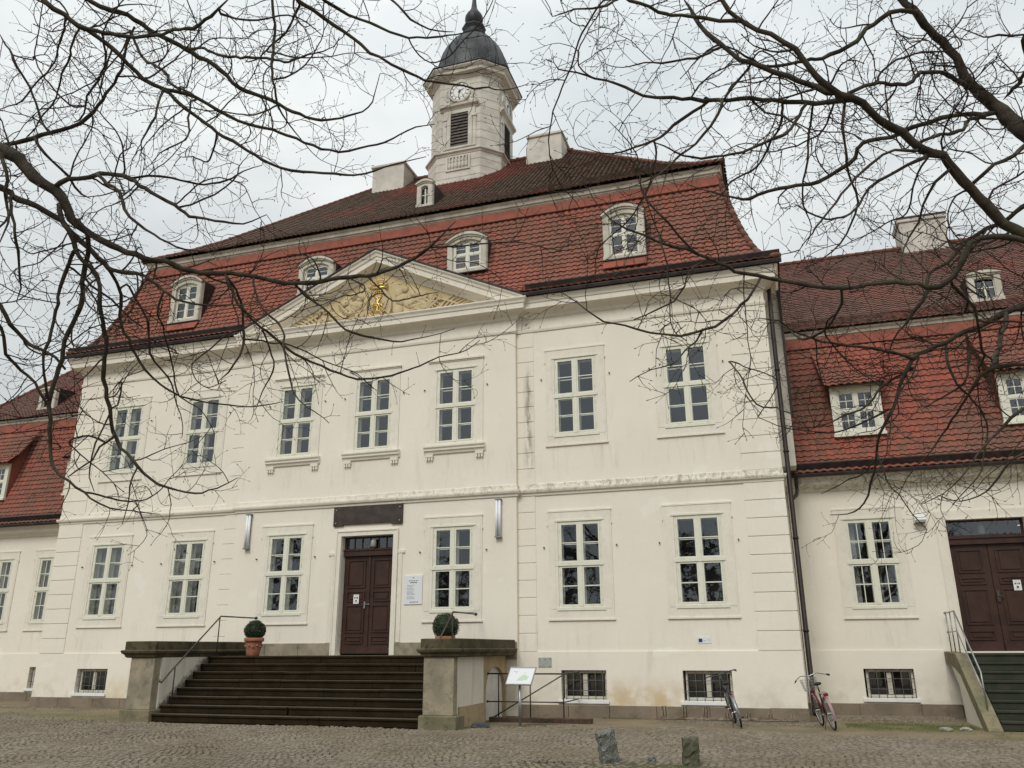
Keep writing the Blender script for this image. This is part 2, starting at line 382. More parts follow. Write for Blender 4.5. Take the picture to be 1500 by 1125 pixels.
# ------------------------------------------------------------------ windows
W_, H_ = 1.30, 2.49
def window_meshes(w, h, vbar=False, tr=0.50, lintel=True, bar2=False):
    f = MB(); hw = w / 2
    f.ring(rect(-hw, hw, 0, h), rect(-hw + .055, hw - .055, .07, h - .06), -.012, .09)
    zt = h * tr
    f.box(-.052, .052, -.03, .08, .072, zt - .048); f.box(-.052, .052, -.03, .08, zt + .048, h - .062)      # mullion
    f.box(-hw - .05, hw + .05, -.045, .085, zt - .044, zt + .044)                  # transom
    f.box(-hw - .06, hw + .06, -.055, .01, -.045, .035)                    # drip sill
    if lintel: f.box(-hw - .08, hw + .08, -.05, .02, h - .005, h + .045)
    for sx in (-1, 1):
        x0, x1 = (-hw + .057, -.053) if sx < 0 else (.053, hw - .057)
        for z0, z1 in ((.072, zt - .05), (zt + .05, h - .062)):
            f.ring(rect(x0, x1, z0, z1), rect(x0 + .045, x1 - .045, z0 + .05, z1 - .045), -.018, .05)
            zm = (z0 + z1) / 2
            f.box(x0 + .046, x1 - .046, .0, .035, zm - .014, zm + .014)
            if vbar: 
                xm = (x0 + x1) / 2
                f.box(xm - .012, xm + .012, .001, .034, z0 + .051, zm - .0145); f.box(xm - .012, xm + .012, .001, .034, zm + .0145, z1 - .046)
    # hinges
    for sx in (-1, 1):
        for z in (.25, zt - .25, zt + .25, h - .25): f.box(sx * (hw - .045), sx * (hw - .03), -.03, -.012, z - .05, z + .05)
    g = MB()
    for sx in (-1, 1):
        x0, x1 = (-hw + .09, -.09) if sx < 0 else (.09, hw - .09)
        for z0, z1 in ((.11, zt - .09), (zt + .09, h - .1)): g.face([(x0, .022, z0), (x1, .022, z0), (x1, .022, z1), (x0, .022, z1)])
    n = MB()
    D = .21
    n.ring(rect(-hw + .01, hw - .01, .01, h - .01), rect(-hw + .012, hw - .012, .012, h - .012), .091, D + .03)
    n.ring(rect(-hw + .013, hw - .013, .013, h - .013), rect(-hw + .10, hw - .10, .12, h - .11), D, D + .05)
    n.box(-.10, .10, D - .006, D + .045, .121, h - .111)
    n.box(-hw + .101, hw - .101, D - .003, D + .04, zt - .06, zt + .06)
    for z in ((.12 + zt - .06) / 2, (zt + .06 + h - .11) / 2):
        n.box(-hw + .102, -.086, D + .002, D + .03, z - .015, z + .015); n.box(.086, hw - .102, D + .002, D + .03, z - .015, z + .015)
    k = MB(); k.face([(-hw, D + .9, -.3), (hw, D + .9, -.3), (hw, D + .9, h + .3), (-hw, D + .9, h + .3)])
    q = MB()       # inner panes
    for sx in (-1, 1):
        x0, x1 = (-hw + .1, -.085) if sx < 0 else (.085, hw - .1)
        q.face([(x0, D + .02, .12), (x1, D + .02, .12), (x1, D + .02, h - .11), (x0, D + .02, h - .11)])
    c = MB()
    for sx in (-1, 1):   # half drawn net curtains behind the inner sash
        a, b = (-hw, -hw + .26) if sx < 0 else (.02, .20)
        m = 10; v = []
        for i in range(m + 1):
            u = a + (b - a) * i / m; yy = D + .14 + (.02 if i % 2 else -.02); v += [(u, yy, .1), (u, yy, h - .08)]
        c.idx(v, [(2 * i, 2 * i + 2, 2 * i + 3, 2 * i + 1) for i in range(m)])
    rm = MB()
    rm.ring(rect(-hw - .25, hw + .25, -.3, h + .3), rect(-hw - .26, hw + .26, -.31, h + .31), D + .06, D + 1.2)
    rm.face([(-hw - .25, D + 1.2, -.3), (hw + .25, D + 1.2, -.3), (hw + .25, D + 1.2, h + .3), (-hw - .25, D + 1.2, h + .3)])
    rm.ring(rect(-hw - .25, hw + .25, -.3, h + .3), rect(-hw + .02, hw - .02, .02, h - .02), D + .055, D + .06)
    return dict(frame=f.mesh('window_frame', M['frame']), pane=g.mesh('pane', M['glass']), inner=n.mesh('inner_sash', M['inner']),
                ipane=q.mesh('inner_pane', M['glass']), cur=c.mesh('curtain', M['curtain']), room=rm.mesh('window_recess', M['room'], recalc=False))
WM = window_meshes(W_, H_)
WMV = window_meshes(W_, H_, vbar=True)
def surround_mesh(kind, w=W_, h=H_):
    s = MB(); hw = w / 2; o = hw + .29; T = h + .30; B = -.31
    # architrave: flat band with a raised outer fillet, apron at the bottom
    s.ring(rect(-o, o, B, T), rect(-hw - .005, hw + .005, -.005, h + .005), -.03, .004)
    if kind == 'plain':
        s.box(-o - .03, o + .03, -.05, .0, B - .01, B + .035)
        for sx in (-1, 1): s.box(sx * (o + .0), sx * (o + .028), -.045, .0, h - .12, h - .05); 
        s.box(-o - .02, o + .02, -.045, 0, T - .02, T + .025)
        s.box(-o + .05, -hw - .09, -.038, -.0301, 0, h + .02); s.box(hw + .09, o - .05, -.038, -.0301, 0, h + .02)
    else:
        s.box(-o - .03, o + .03, -.09, 0, T - .01, T + .04); s.box(-o, o, -.055, 0, T - .05, T - .011)
        s.sweep([(-o - .08, 0), (o + .08, 0)], [(-.02, -.30), (.05, -.30), (.07, -.24), (.12, -.20), (.12, -.15), (.16, -.10), (.16, -.055), (-.02, -.05)])
        for sx in (-1, 1):
            cx = sx * (o - .1)
            s.box(cx - .13, cx + .13, -.09, 0, -.40, -.31)
            for k in (-1, 0, 1): s.box(cx + k * .085 - .028, cx + k * .085 + .028, -.08, 0, -.50, -.401)
    return s.mesh('window_surround', M['trim'])
SUR = {k: surround_mesh(k) for k in ('plain', 'fine')}
def window(parent, x, y, z, wm, sur=None, curtain=True, w=W_, h=H_):
    o = link('window', wm['frame'], parent, (x, y, z))
    link('pane', wm['pane'], o); link('inner_sash', wm['inner'], o); link('window_recess', wm['room'], o)
    if curtain: link('curtain', wm['cur'], o)
    if sur: link('window_surround', SUR[sur], o)
    return o

# cellar window with grille
def cellar_meshes(w=1.28, h=.80):
    hw = w / 2; f = MB()
    f.ring(rect(-hw + .06, hw - .02, .06, h - .02), rect(-hw + .12, hw - .07, .12, h - .08), .15, .2)
    f.box(-.05, .07, .14, .2, .141, h - .101)
    g = MB(); g.face([(-hw + .1, .175, .1), (hw - .05, .175, .1), (hw - .05, .175, h - .05), (-hw + .1, .175, h - .05)])
    gr = MB()
    for i in range(6):
        x = -hw + .12 + (w - .24) * i / 5; gr.tube([(x, .06, .0), (x, .06, h)], .009, 6)
    for z in (.27, .54): gr.tube([(-hw, .06, z), (hw, .06, z)], .009, 6)
    k = MB(); k.face([(-hw, .6, -.1), (hw, .6, -.1), (hw, .6, h + .1), (-hw, .6, h + .1)])
    for z in (0, h): k.face([(-hw, .21, z), (hw, .21, z), (hw, .6, z), (-hw, .6, z)])
    for x in (-hw, hw): k.face([(x, .21, 0), (x, .21, h), (x, .6, h), (x, .6, 0)])
    s = MB(); s.prism([(-.06, -.055), (.24, -.02), (.24, .055), (-.06, .02)], -hw - .09, hw + .06, 'x')
    return dict(f=f.mesh('cellar_frame', M['trim2']), g=g.mesh('pane', M['glass']), gr=gr.mesh('grille', M['cell_iron'], smooth=True), k=k.mesh('window_recess', M['room'], recalc=False), s=s.mesh('sill', M['white']))
CM = cellar_meshes()
def cellar(parent, x, y, z):
    o = link('cellar_window', CM['f'], parent, (x, y, z))
    link('pane', CM['g'], o); link('grille', CM['gr'], o); link('window_recess', CM['k'], o); link('sill', CM['s'], o); return o

# ------------------------------------------------------------------ tiled roofs
def resample(prof, s):
    L = [0]
    for a, b in zip(prof, prof[1:]): L.append(L[-1] + math.hypot(b[0] - a[0], b[1] - a[1]))
    n = max(1, round(L[-1] / s)); out = []
    for i in range(n + 1):
        t = L[-1] * i / n; k = 0
        while k < len(L) - 2 and L[k + 1] < t: k += 1
        u = (t - L[k]) / max(L[k + 1] - L[k], 1e-9)
        out.append(tuple(prof[k][j] + (prof[k + 1][j] - prof[k][j]) * u for j in range(len(prof[0]))))
    return out
TW = [(0, .0), (.16, .018), (.34, .028), (.52, .016), (.68, -.006), (.84, -.012)]
def tiles(mb, prof, org, du, din, row=.22, w=.225, amp=.85, skip=None, lift=.048, mi=0):
    """prof: (inset, z, u_left, u_right); du along the eave, din horizontally inward"""
    P = resample(prof, row); du = Vector(du); din = Vector(din); org = Vector(org)
    rng = random.Random(len(P) * 31 + int(org.x * 7))
    for i in range(len(P) - 1):
        a, b = P[i], P[i + 1]
        d = Vector((b[0] - a[0], b[1] - a[1])).normalized(); nn = (-d.y, d.x)      # outward in (inset,z)
        if nn[1] < 0: nn = (d.y, -d.x)
        off = (i % 2) * 0.5 * w * 0
        umin = min(a[2], b[2]); umax = max(a[3], b[3])
        j0 = math.floor((umin - off) / w); j1 = math.ceil((umax - off) / w)
        for j in range(j0, j1):
            mb.r = rng.random(); u0 = off + j * w
            if skip:
                q = org + du * (u0 + w / 2) + din * a[0] + Vector((0, 0, a[1]))
                if skip(q): continue
            jit = rng.uniform(-.007, .007); us = [(u0 + t * w, h * amp) for t, h in TW] + [(u0 + w, 0)]
            top = []; bot = []; lip = []
            for u, h in us:
                ub = min(max(u, a[2]), a[3]); ut = min(max(u, b[2]), b[3])
                hb = h + lift + jit; ht = h + .004
                # rounded lower edge
                ee = .011 * math.cos((u - u0) / w * 2 * math.pi + 2.4)
                bx = a[0] - d.x * (.03 + ee); bz = a[1] - d.y * (.03 + ee)
                bot.append(org + du * ub + din * (bx + nn[0] * hb) + Vector((0, 0, bz + nn[1] * hb)))
                lip.append(org + du * ub + din * (bx + nn[0] * (hb - .026)) + Vector((0, 0, bz + nn[1] * (hb - .026))))
                top.append(org + du * ut + din * (b[0] + nn[0] * ht) + Vector((0, 0, b[1] + nn[1] * ht)))
            n = len(us)
            mb.idx(lip + bot + top, [(k, k + 1, n + k + 1, n + k) for k in range(n - 1)] + [(n + k, n + k + 1, 2 * n + k + 1, 2 * n + k) for k in range(n - 1)], mi)
def slab(mb, prof, org, du, din, mi=0, drop=.02):
    du = Vector(du); din = Vector(din); org = Vector(org)
    for a, b in zip(prof, prof[1:]):
        q = [org + du * a[2] + din * a[0] + Vector((0, 0, a[1] - drop)), org + du * a[3] + din * a[0] + Vector((0, 0, a[1] - drop)),
             org + du * b[3] + din * b[0] + Vector((0, 0, b[1] - drop)), org + du * b[2] + din * b[0] + Vector((0, 0, b[1] - drop))]
        mb.face(q, mi)
# ================================================================== MAIN BUILDING
L = 12.58; RX = 4.93; RY = -0.15
manor = thing('manor_house', (0, 0, 0), 'large white two storey manor house with red mansard roof, pediment and clock tower', 'building')
GZ, UZ = 2.86, 7.95
GX = [-10.19, -6.81, -2.907, 2.907, 6.81, 10.19]
UX = [-10.19, -6.81, -2.907, 0.0, 2.907, 6.81, 10.19]
hw = W_ / 2
CX = [(-10.16, .41), (10.16, .41), (6.81, .41)]
def holes(x0, x1):
    h = []
    for x in GX:
        if x0 < x < x1: h.append((x - hw, x + hw, GZ, GZ + H_))
    for x in UX:
        if x0 < x < x1: h.append((x - hw, x + hw, UZ, UZ + H_))
    return h
w = MB()
for a, b, y, dr in ((-L, -RX, 0, 0), (RX, L, 0, 0), (-RX, RX, RY, 1)):
    hs = holes(a, b)
    if dr: hs.append((-.89, .91, 1.62, 5.20))
    else: hs += [(x - .64, x + .64, z, z + .80) for x, z in CX if a < x < b]
    wall(w, a, b, 0, 12.0, y, hs)
w.face([(-RX, 0, 0), (-RX, RY, 0), (-RX, RY, 12), (-RX, 0, 12)]); w.face([(RX, RY, 0), (RX, 0, 0), (RX, 0, 12), (RX, RY, 12)])
w.face([(-L, 17.6, 0), (-L, 0, 0), (-L, 0, 12), (-L, 17.6, 12)]); w.face([(L, 0, 0), (L, 17.6, 0), (L, 17.6, 12), (L, 0, 12)])
w.face([(L, 17.6, 0), (-L, 17.6, 0), (-L, 17.6, 12), (L, 17.6, 12)])
put('wall', w, M['plaster'], manor, recalc=False)
# socle: plastered lower zone, slightly proud, broken round the cellar windows
for a, b in ((-L - .03, -RX), (RX, L + .03)):
    s = MB(); hs = [(x - .64, x + .64, z, z + .80) for x, z in CX if a < x < b]
    wall(s, a, b, .30, 1.67, -.035, hs, .034)
    s.box(a, b, -.035, -.001, 1.67, 1.70)
    e_ = a if a < -6 else b
    s.face([(e_, 17, .3), (e_, -.035, .3), (e_, -.035, 1.67), (e_, 17, 1.67)])
    put('socle', s, M['plaster'], manor, recalc=False)
random.seed(3)
for a, b in ((-L - .05, -RX - .02), (RX + .02, L + .05)):
    f = MB(); x = a
    while x < b - .05:
        e = min(b, x + random.uniform(1.1, 1.7));
        if b - e < .4: e = b
        f.box(x + .005, e - .005, -.075 - random.uniform(0, .012), .0, -.1, .30 + random.uniform(-.012, .012)); x = e
    bevel(put('foot_stone', f, M['stone_foot'], manor), .012)
for a, b in ((-RX + .01, -3.4), (-3.39, -2.2), (-2.19, -1.07), (1.07, 2.3), (2.31, 3.5), (3.51, RX - .01)):
    f = MB(); f.box(a, b, RY - .04, RY + .05, 1.5, 1.98); bevel(put('base_stone', f, M['stone'], manor), .012)

# quoins and pilaster strips
def quoin(x0, x1, y, z0, z1, h=.49, d=.028, ret=0):
    q = MB()
    n = round((z1 - z0) / h); hh = (z1 - z0) / n
    for i in range(n): q.box(x0, x1, y - d, (.9 if False else y + .01), z0 + i * hh + .011, z0 + (i + 1) * hh - .011)
    if ret:
        for i in range(n): q.box(*sorted((ret * L - .01 * ret, ret * L + .028 * ret)), .012, .9, z0 + i * hh + .011, z0 + (i + 1) * hh - .011)
    bevel(put('quoin_strip', q, M['plaster'], manor), .008, 2)
for s_ in (-1, 1):
    a, b = sorted((s_ * 11.53, s_ * (L + .028)))
    quoin(a, b, 0, 1.705, 6.16, ret=s_); quoin(a, b, 0, 6.5, 11.42, ret=s_)
    a, b = sorted((s_ * (RX + .0), s_ * 5.48))
    quoin(a, b, 0, 1.705, 6.16, d=.02); quoin(a, b, 0, 6.5, 11.42, d=.02)

PATH = [(-L, 17.5), (-L, 0), (-RX, 0), (-RX, RY), (RX, RY), (RX, 0), (L, 0), (L, 17.5)]
c = MB(); c.sweep(PATH, [(-.02, 6.16), (.04, 6.16), (.05, 6.22), (.10, 6.25), (.12, 6.30), (.12, 6.345), (.045, 6.36), (.035, 6.50), (-.02, 6.53)])
put('string_course', c, M['trim'], manor)
c = MB(); c.sweep(PATH, [(-.02, 11.44), (.035, 11.44), (.05, 11.50), (.05, 11.53), (.02, 11.54), (.02, 11.86), (.07, 11.90), (.09, 11.98), (.16, 12.04), (.28, 12.09), (.40, 12.11), (.40, 12.27), (.43, 12.29), (.45, 12.36), (.50, 12.43), (.50, 12.47), (-.02, 12.52)])
put('cornice', c, M['trim'], manor)
# pediment
AP, SL = 14.96, .462
zl = lambda x: AP - SL * abs(x)
pd = MB()
prof = [(0, -.62), (.04, -.56), (.05, -.47), (.14, -.42), (.30, -.40), (.34, -.385), (.34, -.20), (.38, -.17), (.40, -.09), (.46, -.03), (.46, .03)]
X0 = (AP - 12.47) / SL
for s_ in (-1, 1):
    v = []
    for x in (s_ * 5.32, 0):
        for o, h in prof: v.append((x, RY - o, zl(x) + h))
    k = len(prof)
    pd.idx(v, [(i, i + 1, k + i + 1, k + i) for i in range(k - 1)])
    # eave return block at the foot
    pd.face([(s_ * 5.32, RY - o, zl(5.32) + h) for o, h in prof] + [(s_ * 5.32, RY + .1, zl(5.32) + .03), (s_ * 5.32, RY + .1, zl(5.32) - .62)])
put('pediment_cornice', pd, M['trim'], manor)
ty = MB(); ty.prism([(-5.2, 12.3), (5.2, 12.3), (5.2, 12.4), (0, AP - .15), (-5.2, 12.4)], RY + .02, RY + .1, 'y')
put('tympanum', ty, M['yellow'], manor)
gr = MB()
for s_ in (-1, 1):
    a = (s_ * 5.46, zl(5.46)); b = (0, AP)
    for (y0, y1, h0, h1, mi) in ((RY - .50, RY + 1.35, .035, .085, 0),):
        v = [(a[0], y0, a[1] + h0), (b[0], y0, b[1] + h0), (b[0], y1, b[1] + h0), (a[0], y1, a[1] + h0), (a[0], y0, a[1] + h1), (b[0], y0, b[1] + h1), (b[0], y1, b[1] + h1), (a[0], y1, a[1] + h1)]
        gr.idx(v, [(0, 3, 2, 1), (4, 5, 6, 7), (0, 1, 5, 4), (2, 3, 7, 6), (3, 0, 4, 7)])
put('pediment_roof', gr, M['gutter'], manor)

# ---- coat of arms relief
relief = MB(); random.seed(11); Y = RY + .02
relief.blob((0, Y, 13.02), (.44, .13, .58), 14)
relief.ring([(0.52 * math.cos(t) , 13.02 + .66 * math.sin(t)) for t in [2 * math.pi * i / 24 for i in range(24)]], [(0.42 * math.cos(t), 13.02 + .55 * math.sin(t)) for t in [2 * math.pi * i / 24 for i in range(24)]], Y - .16, Y)
for s_ in (-1, 1):
    # seated supporters, drapery, trophies and fronds
    for (x, z, rx, rz) in ((.86, 13.18, .26, .22), (.98, 13.55, .13, .15), (1.15, 12.98, .30, .17), (.72, 12.80, .22, .20), (1.5, 12.85, .26, .14), (.75, 13.42, .16, .18), (1.35, 13.3, .2, .12), (1.85, 12.8, .22, .1)):
        relief.blob((s_ * x, Y, z), (rx, .10, rz), 10, q=Matrix.Rotation(random.uniform(-.5, .5), 3, 'Y'))
    for k in range(11):
        a0 = random.uniform(-.15, 1.0); x0 = random.uniform(1.0, 1.8); z0 = random.uniform(12.65, 13.1); l = random.uniform(.5, 1.0)
        pts = []
        for i in range(7):
            t = i / 6; aa = a0 + .7 * t * (1 if k % 2 else -1)
            pts.append((s_ * (x0 + l * t * math.cos(aa)), Y - .05 - .04 * math.sin(t * 3), max(12.55, min(z0 + l * t * math.sin(aa), zl(x0 + l * t) - .78))))
        relief.tube(pts, [.05, .055, .05, .045, .04, .03, .012], 6)
        for i in range(2, 6):
            p = pts[i]
            for r in (-1, 1): relief.blob((p[0] + .03 * s_, p[1], min(p[2] + r * .06, zl(p[0]) - .75)), (.075, .035, .03), 6, q=Matrix.Rotation(-r * s_ * .8, 3, 'Y'))
    # scroll at the outer end
    relief.tube([(s_ * (2.55 + .45 * math.cos(t) * (1 - t / 9)), Y - .06, 12.62 + .34 * abs(math.sin(t * .5)) + .02 * t) for t in [i * .35 for i in range(12)]], .04, 6)
    for k in range(5): relief.tube([(s_ * (2.3 + k * .15 + .5 * t * t), Y - .05, 12.58 + .5 * t * (1 - .15 * k) ) for t in (0, .25, .5, .75, 1)], [.045, .045, .04, .03, .015], 5)
# helmet/crown block behind gold crown
relief.blob((0, Y, 13.74), (.34, .12, .22), 12)
relief.v = [(p[0], Y - .01 + (p[1] - Y) * .7, p[2]) for p in relief.v]
rel = put('coat_of_arms', relief, M['relief'], manor, smooth=True)
g = MB()
for i in range(7):
    x = -.30 + i * .1; g.blob((x, Y - .13, 13.93 + .05 * math.cos(x * 5)), (.035, .035, .05), 8)
g.tube([(-.34, Y - .12, 13.70), (-.2, Y - .17, 13.68), (0, Y - .19, 13.675), (.2, Y - .17, 13.68), (.34, Y - .12, 13.70)], .045, 8)
g.tube([(-.34, Y - .12, 13.82), (-.2, Y - .17, 13.80), (0, Y - .19, 13.795), (.2, Y - .17, 13.80), (.34, Y - .12, 13.82)], .022, 6)
for x in (-.3, -.15, 0, .15, .3): g.tube([(x, Y - .16, 13.70), (x * 1.1, Y - .15, 13.88)], .02, 6)
def curl(cx, cz, r, a0, a1, rr=.02, e=0, n=14): g.tube([(cx + (r + e * i / n) * math.cos(a0 + (a1 - a0) * i / n), Y - .155, cz + (r + e * i / n) * math.sin(a0 + (a1 - a0) * i / n)) for i in range(n + 1)], rr, 6)
for s_ in (-1, 1):   # interlaced cipher
    curl(s_ * .12, 13.2, .14, math.pi / 2, math.pi / 2 + s_ * 4.2)
    curl(s_ * .10, 12.92, .12, -math.pi / 2, -math.pi / 2 - s_ * 4.4)
    g.tube([(s_ * -.22, Y - .15, 12.72), (s_ * -.05, Y - .16, 13.05), (s_ * .16, Y - .15, 13.42)], .026, 6)
    curl(s_ * .25, 12.74, .07, 0, s_ * 5)
g.tube([(-.2, Y - .16, 13.07), (.2, Y - .16, 13.07)], .022, 6)
for k in range(9): a = .5 + k * .26; g.blob((.30 * math.cos(a), Y - .11, 13.36 + .16 * math.sin(a)), (.035, .03, .03), 6)
g.v = [(p[0] * .92, Y - .01 + (p[1] - Y) * .8, p[2]) for p in g.v]
put('gold_cipher', g, M['gold'], rel, smooth=True)

# ---- mansard lower roof
ML = [(-.52, 12.66), (-.18, 12.86), (.12, 13.16), (.38, 13.66), (.66, 14.26), (.92, 14.92), (1.16, 15.62), (1.36, 16.30), (1.50, 16.86)]
def xh(y): return 13.14 + (11.60 - 13.14) * ((y + .52) / 2.02) ** .85
front = [(y, z, -xh(y), xh(y)) for y, z in ML]
def skip(q): return abs(q.x) < 5.45 and q.z < zl(q.x) + .05
lo = MB(); tiles(lo, front, (0, 0, 0), (1, 0, 0), (0, 1, 0), .222, .225, skip=skip)
D = 17.6
rf = MB()
fr_r = [(y, z) for y, z in ML]
side = [(L - xh(y) + .04, z, y, D - y) for y, z in ML]      # inset from the side wall line
tiles(lo, [(i, z, a, b) for i, z, a, b in side], (L, 0, 0), (0, 1, 0), (-1, 0, 0), .222, .225)
slab(rf, [(i, z, a, b) for i, z, a, b in side], (-L, 0, 0), (0, 1, 0), (1, 0, 0)); slab(rf, side, (L, 0, 0), (0, 1, 0), (-1, 0, 0))
slab(rf, front, (0, D, 0), (1, 0, 0), (0, -1, 0))
for a, b in zip(front, front[1:]):       # deck under the front tiles, left open under the pediment gable
    for s_ in (-1, 1):
        x_in = 5.3 if a[1] < 12.9 else max(0.0, min(5.3, (AP - b[1]) / SL - .3))
        rf.face([(s_ * x_in, a[0], a[1] - .02), (s_ * a[3], a[0], a[1] - .02), (s_ * b[3], b[0], b[1] - .02), (s_ * x_in, b[0], b[1] - .02)])
put('mansard_roof', lo, M['tile_low'], manor, attr=True, recalc=False)
put('roof_deck', rf, M['ridge'], manor)
hp = MB()
for s_ in (-1, 1):
    pts = [(s_ * (xh(y)), y - .01, z + .03) for y, z in resample(ML, .34)]
    for a, b in zip(pts, pts[1:]): hp.tube([a, Vector(b) + (Vector(b) - Vector(a)) * .12], [.105, .08], 7)
# smooth red flashing right below the upper cornice
fl = MB()
fl.prism([(1.31, 16.42), (1.29, 16.44), (1.42, 16.84), (1.44, 16.82)], -11.6, 11.6, 'x')
put('roof_flashing', fl, M['redmetal'], manor)
c = MB(); UP = [(-11.52, D - 1.5), (-11.52, 1.5), (11.52, 1.5), (11.52, D - 1.5)]
c.sweep(UP + [], [(-.1, 16.78), (.04, 16.78), (.05, 16.87), (.08, 16.89), (.08, 16.92), (.14, 16.95), (.15, 17.06), (.19, 17.09), (.20, 17.16), (-.1, 17.2)])
put('upper_cornice', c, M['trim2'], manor)
UPR = [(1.18, 17.19), (2.3, 17.95), (3.5, 18.92), (8.8, 23.85)]
def ux(y): return 11.80 + (4.95 - 11.80) * (y - 1.18) / 7.62
fu = [(y, z, -ux(y), ux(y)) for y, z in UPR]
up = MB(); tiles(up, fu, (0, 0, 0), (1, 0, 0), (0, 1, 0), .20, .20, amp=.8, lift=.042)
su = [(L - ux(y), z, y, D - y) for y, z in UPR]
tiles(up, su, (L, 0, 0), (0, 1, 0), (-1, 0, 0), .20, .20, amp=.8, lift=.042)
tiles(up, su, (-L, 0, 0), (0, 1, 0), (1, 0, 0), .20, .20, amp=.8, lift=.042)
put('upper_roof', up, M['tile_up'], manor, attr=True, recalc=False)
rf = MB(); slab(rf, fu, (0, 0, 0), (1, 0, 0), (0, 1, 0)); slab(rf, su, (L, 0, 0), (0, 1, 0), (-1, 0, 0)); slab(rf, su, (-L, 0, 0), (0, 1, 0), (1, 0, 0)); slab(rf, fu, (0, D, 0), (1, 0, 0), (0, -1, 0))
put('roof_deck', rf, M['ridge'], manor)
def ridge_line(mb, a, b, r=.11, step=.34):
    a = Vector(a); b = Vector(b); n = max(1, int((b - a).length / step)); d = (b - a) / n
    for i in range(n): mb.tube([a + d * i, a + d * (i + 1.12)], [r, r * .78], 7)
for s_ in (-1, 1):
    for p_, q_ in zip(UPR, UPR[1:]): ridge_line(hp, (s_ * ux(p_[0]), p_[0], p_[1] + .04), (s_ * ux(q_[0]), q_[0], q_[1] + .04), .09, .30)
ridge_line(hp, (-4.95, 8.8, 23.95), (4.95, 8.8, 23.95), .12)
put('ridge_tiles', hp, M['ridge'], manor, smooth=True)

# ---- gutters (box gutter laid on the flared eave, plus the tile edge)
for a, b in ((-13.2, -5.35), (5.35, 13.2)):
    gt = MB()
    gt.prism([(-.36, 12.72), (-.44, 12.93), (-.40, 12.97), (-.22, 12.90), (-.12, 12.84)], a, b - .02 if b > 0 else b, 'x')
    gt.prism([(-.60, 12.48), (-.62, 12.56), (-.56, 12.62), (-.46, 12.60), (-.46, 12.50)], a, b, 'x')
    put('gutter', gt, M['gutter'], manor)

# ---- dormers
def arc_outline(hw_, z0, zs, rise, n=9):
    """open-bottom arched outline listed clockwise from bottom left; closed polygon"""
    p = [(-hw_, z0), (-hw_, zs)]
    for i in range(1, n): 
        x = -hw_ + 2 * hw_ * i / n; p.append((x, zs + rise * (1 - (x / hw_) ** 2)))
    return p + [(hw_, zs), (hw_, z0)]
def dormer(parent, cx, y, z0, W, H, win_w, win_h, yb, rise=.26, name='dormer'):
    o = link(name, None, parent, (cx, y, z0))
    f = MB(); hw_ = W / 2; zs = H - rise
    out = arc_outline(hw_, 0, zs, rise); wr_ = min(.16, rise + .01); inn = arc_outline(win_w / 2, .10, .10 + win_h - wr_, wr_)
    f.ring(out, inn, -.06, .1)
    # hood
    ho = arc_outline(hw_ + .07, zs - .02, zs + .0, rise + .08); hi = arc_outline(hw_ - .02, zs - .02, zs - .01, rise - .02)
    f.ring(ho, hi, -.15, .02, op=True); 
    ho2 = arc_outline(hw_ + .03, zs - .06, zs - .04, rise + .03); hi2 = arc_outline(hw_ - .03, zs - .06, zs - .05, rise - .04)
    f.ring(ho2, hi2, -.105, .0, op=True)
    for s_ in (-1, 1):
        f.box(*sorted((s_ * (hw_ - .02), s_ * (hw_ - .20))), -.085, -.0601, 0, zs - .1)
        f.box(*sorted((s_ * (hw_ + .02), s_ * (hw_ - .22))), -.10, -.0, -.02, .10)
    put('dormer_face', f, M['trim2'], o)
    e = MB(); e.ring(arc_outline(hw_ + .085, zs, zs + .015, rise + .085), arc_outline(hw_ + .071, zs, zs + .002, rise + .082), -.165, .03, op=True); e.box(-hw_ - .03, hw_ + .03, -.10, -.0, -.055, -.021); put('dormer_flashing', e, M['gutter'], o)
    b = MB(); n = len(out)
    o2 = arc_outline(hw_ - .01, -.3, zs + .06, rise + .05)
    for i in range(len(o2) - 1):
        p, q2 = o2[i], o2[i + 1]; b.face([(p[0], .05, p[1]), (q2[0], .05, q2[1]), (q2[0], yb - y, q2[1] + .1), (p[0], yb - y, p[1] + .1)])
    put('dormer_side', b, M['gutter'], o)
    wf = MB(); ww = win_w / 2
    if win_h > 1:
        wf.ring(inn, arc_outline(ww - .07, .17, .10 + win_h - .22, .13), .02, .07); wf.box(-.045, .045, .01, .07, .171, win_h - .02)
    else:
        wf.ring(inn, arc_outline(ww - .035, .13, .08 + win_h - wr_, wr_ * .9), .02, .07); wf.box(-.025, .025, .01, .07, .131, win_h - .02)
    zt = .10 + win_h * .52; e_ = .04 if win_h > 1 else .018; wf.box(-ww + .036, -.046, .015, .069, zt - e_, zt + e_); wf.box(.046, ww - .036, .015, .069, zt - e_, zt + e_)
    for s_ in ((-1, 1) if win_h > 1 else ()):
        for a, b2 in ((.17, zt - .04), (zt + .04, .1 + win_h - .12)):
            x0, x1 = sorted((s_ * .046, s_ * (ww - .071))); wf.ring(rect(x0, x1, a, b2), rect(x0 + .03, x1 - .03, a + .03, b2 - .03), .03, .06)
            wf.box(x0 + .031, x1 - .031, .04, .055, (a + b2) / 2 - .01, (a + b2) / 2 + .01)
    wo = put('dormer_window', wf, M['frame'], o)
    g = MB(); g.face([(-ww + .05, .05, .12), (ww - .05, .05, .12), (ww - .05, .05, win_h - .02), (-ww + .05, .05, win_h - .02)]); put('pane', g, M['glass'], wo)
    r = MB(); r.face([(-ww, .35, 0), (ww, .35, 0), (ww, .35, win_h + .2), (-ww, .35, win_h + .2)])
    for s_ in (-1, 1): r.face([(s_ * ww, .1, 0), (s_ * ww, .1, win_h + .2), (s_ * ww, .35, win_h + .2), (s_ * ww, .35, 0)])
    put('window_recess', r, M['room'], wo, recalc=False)
    return o
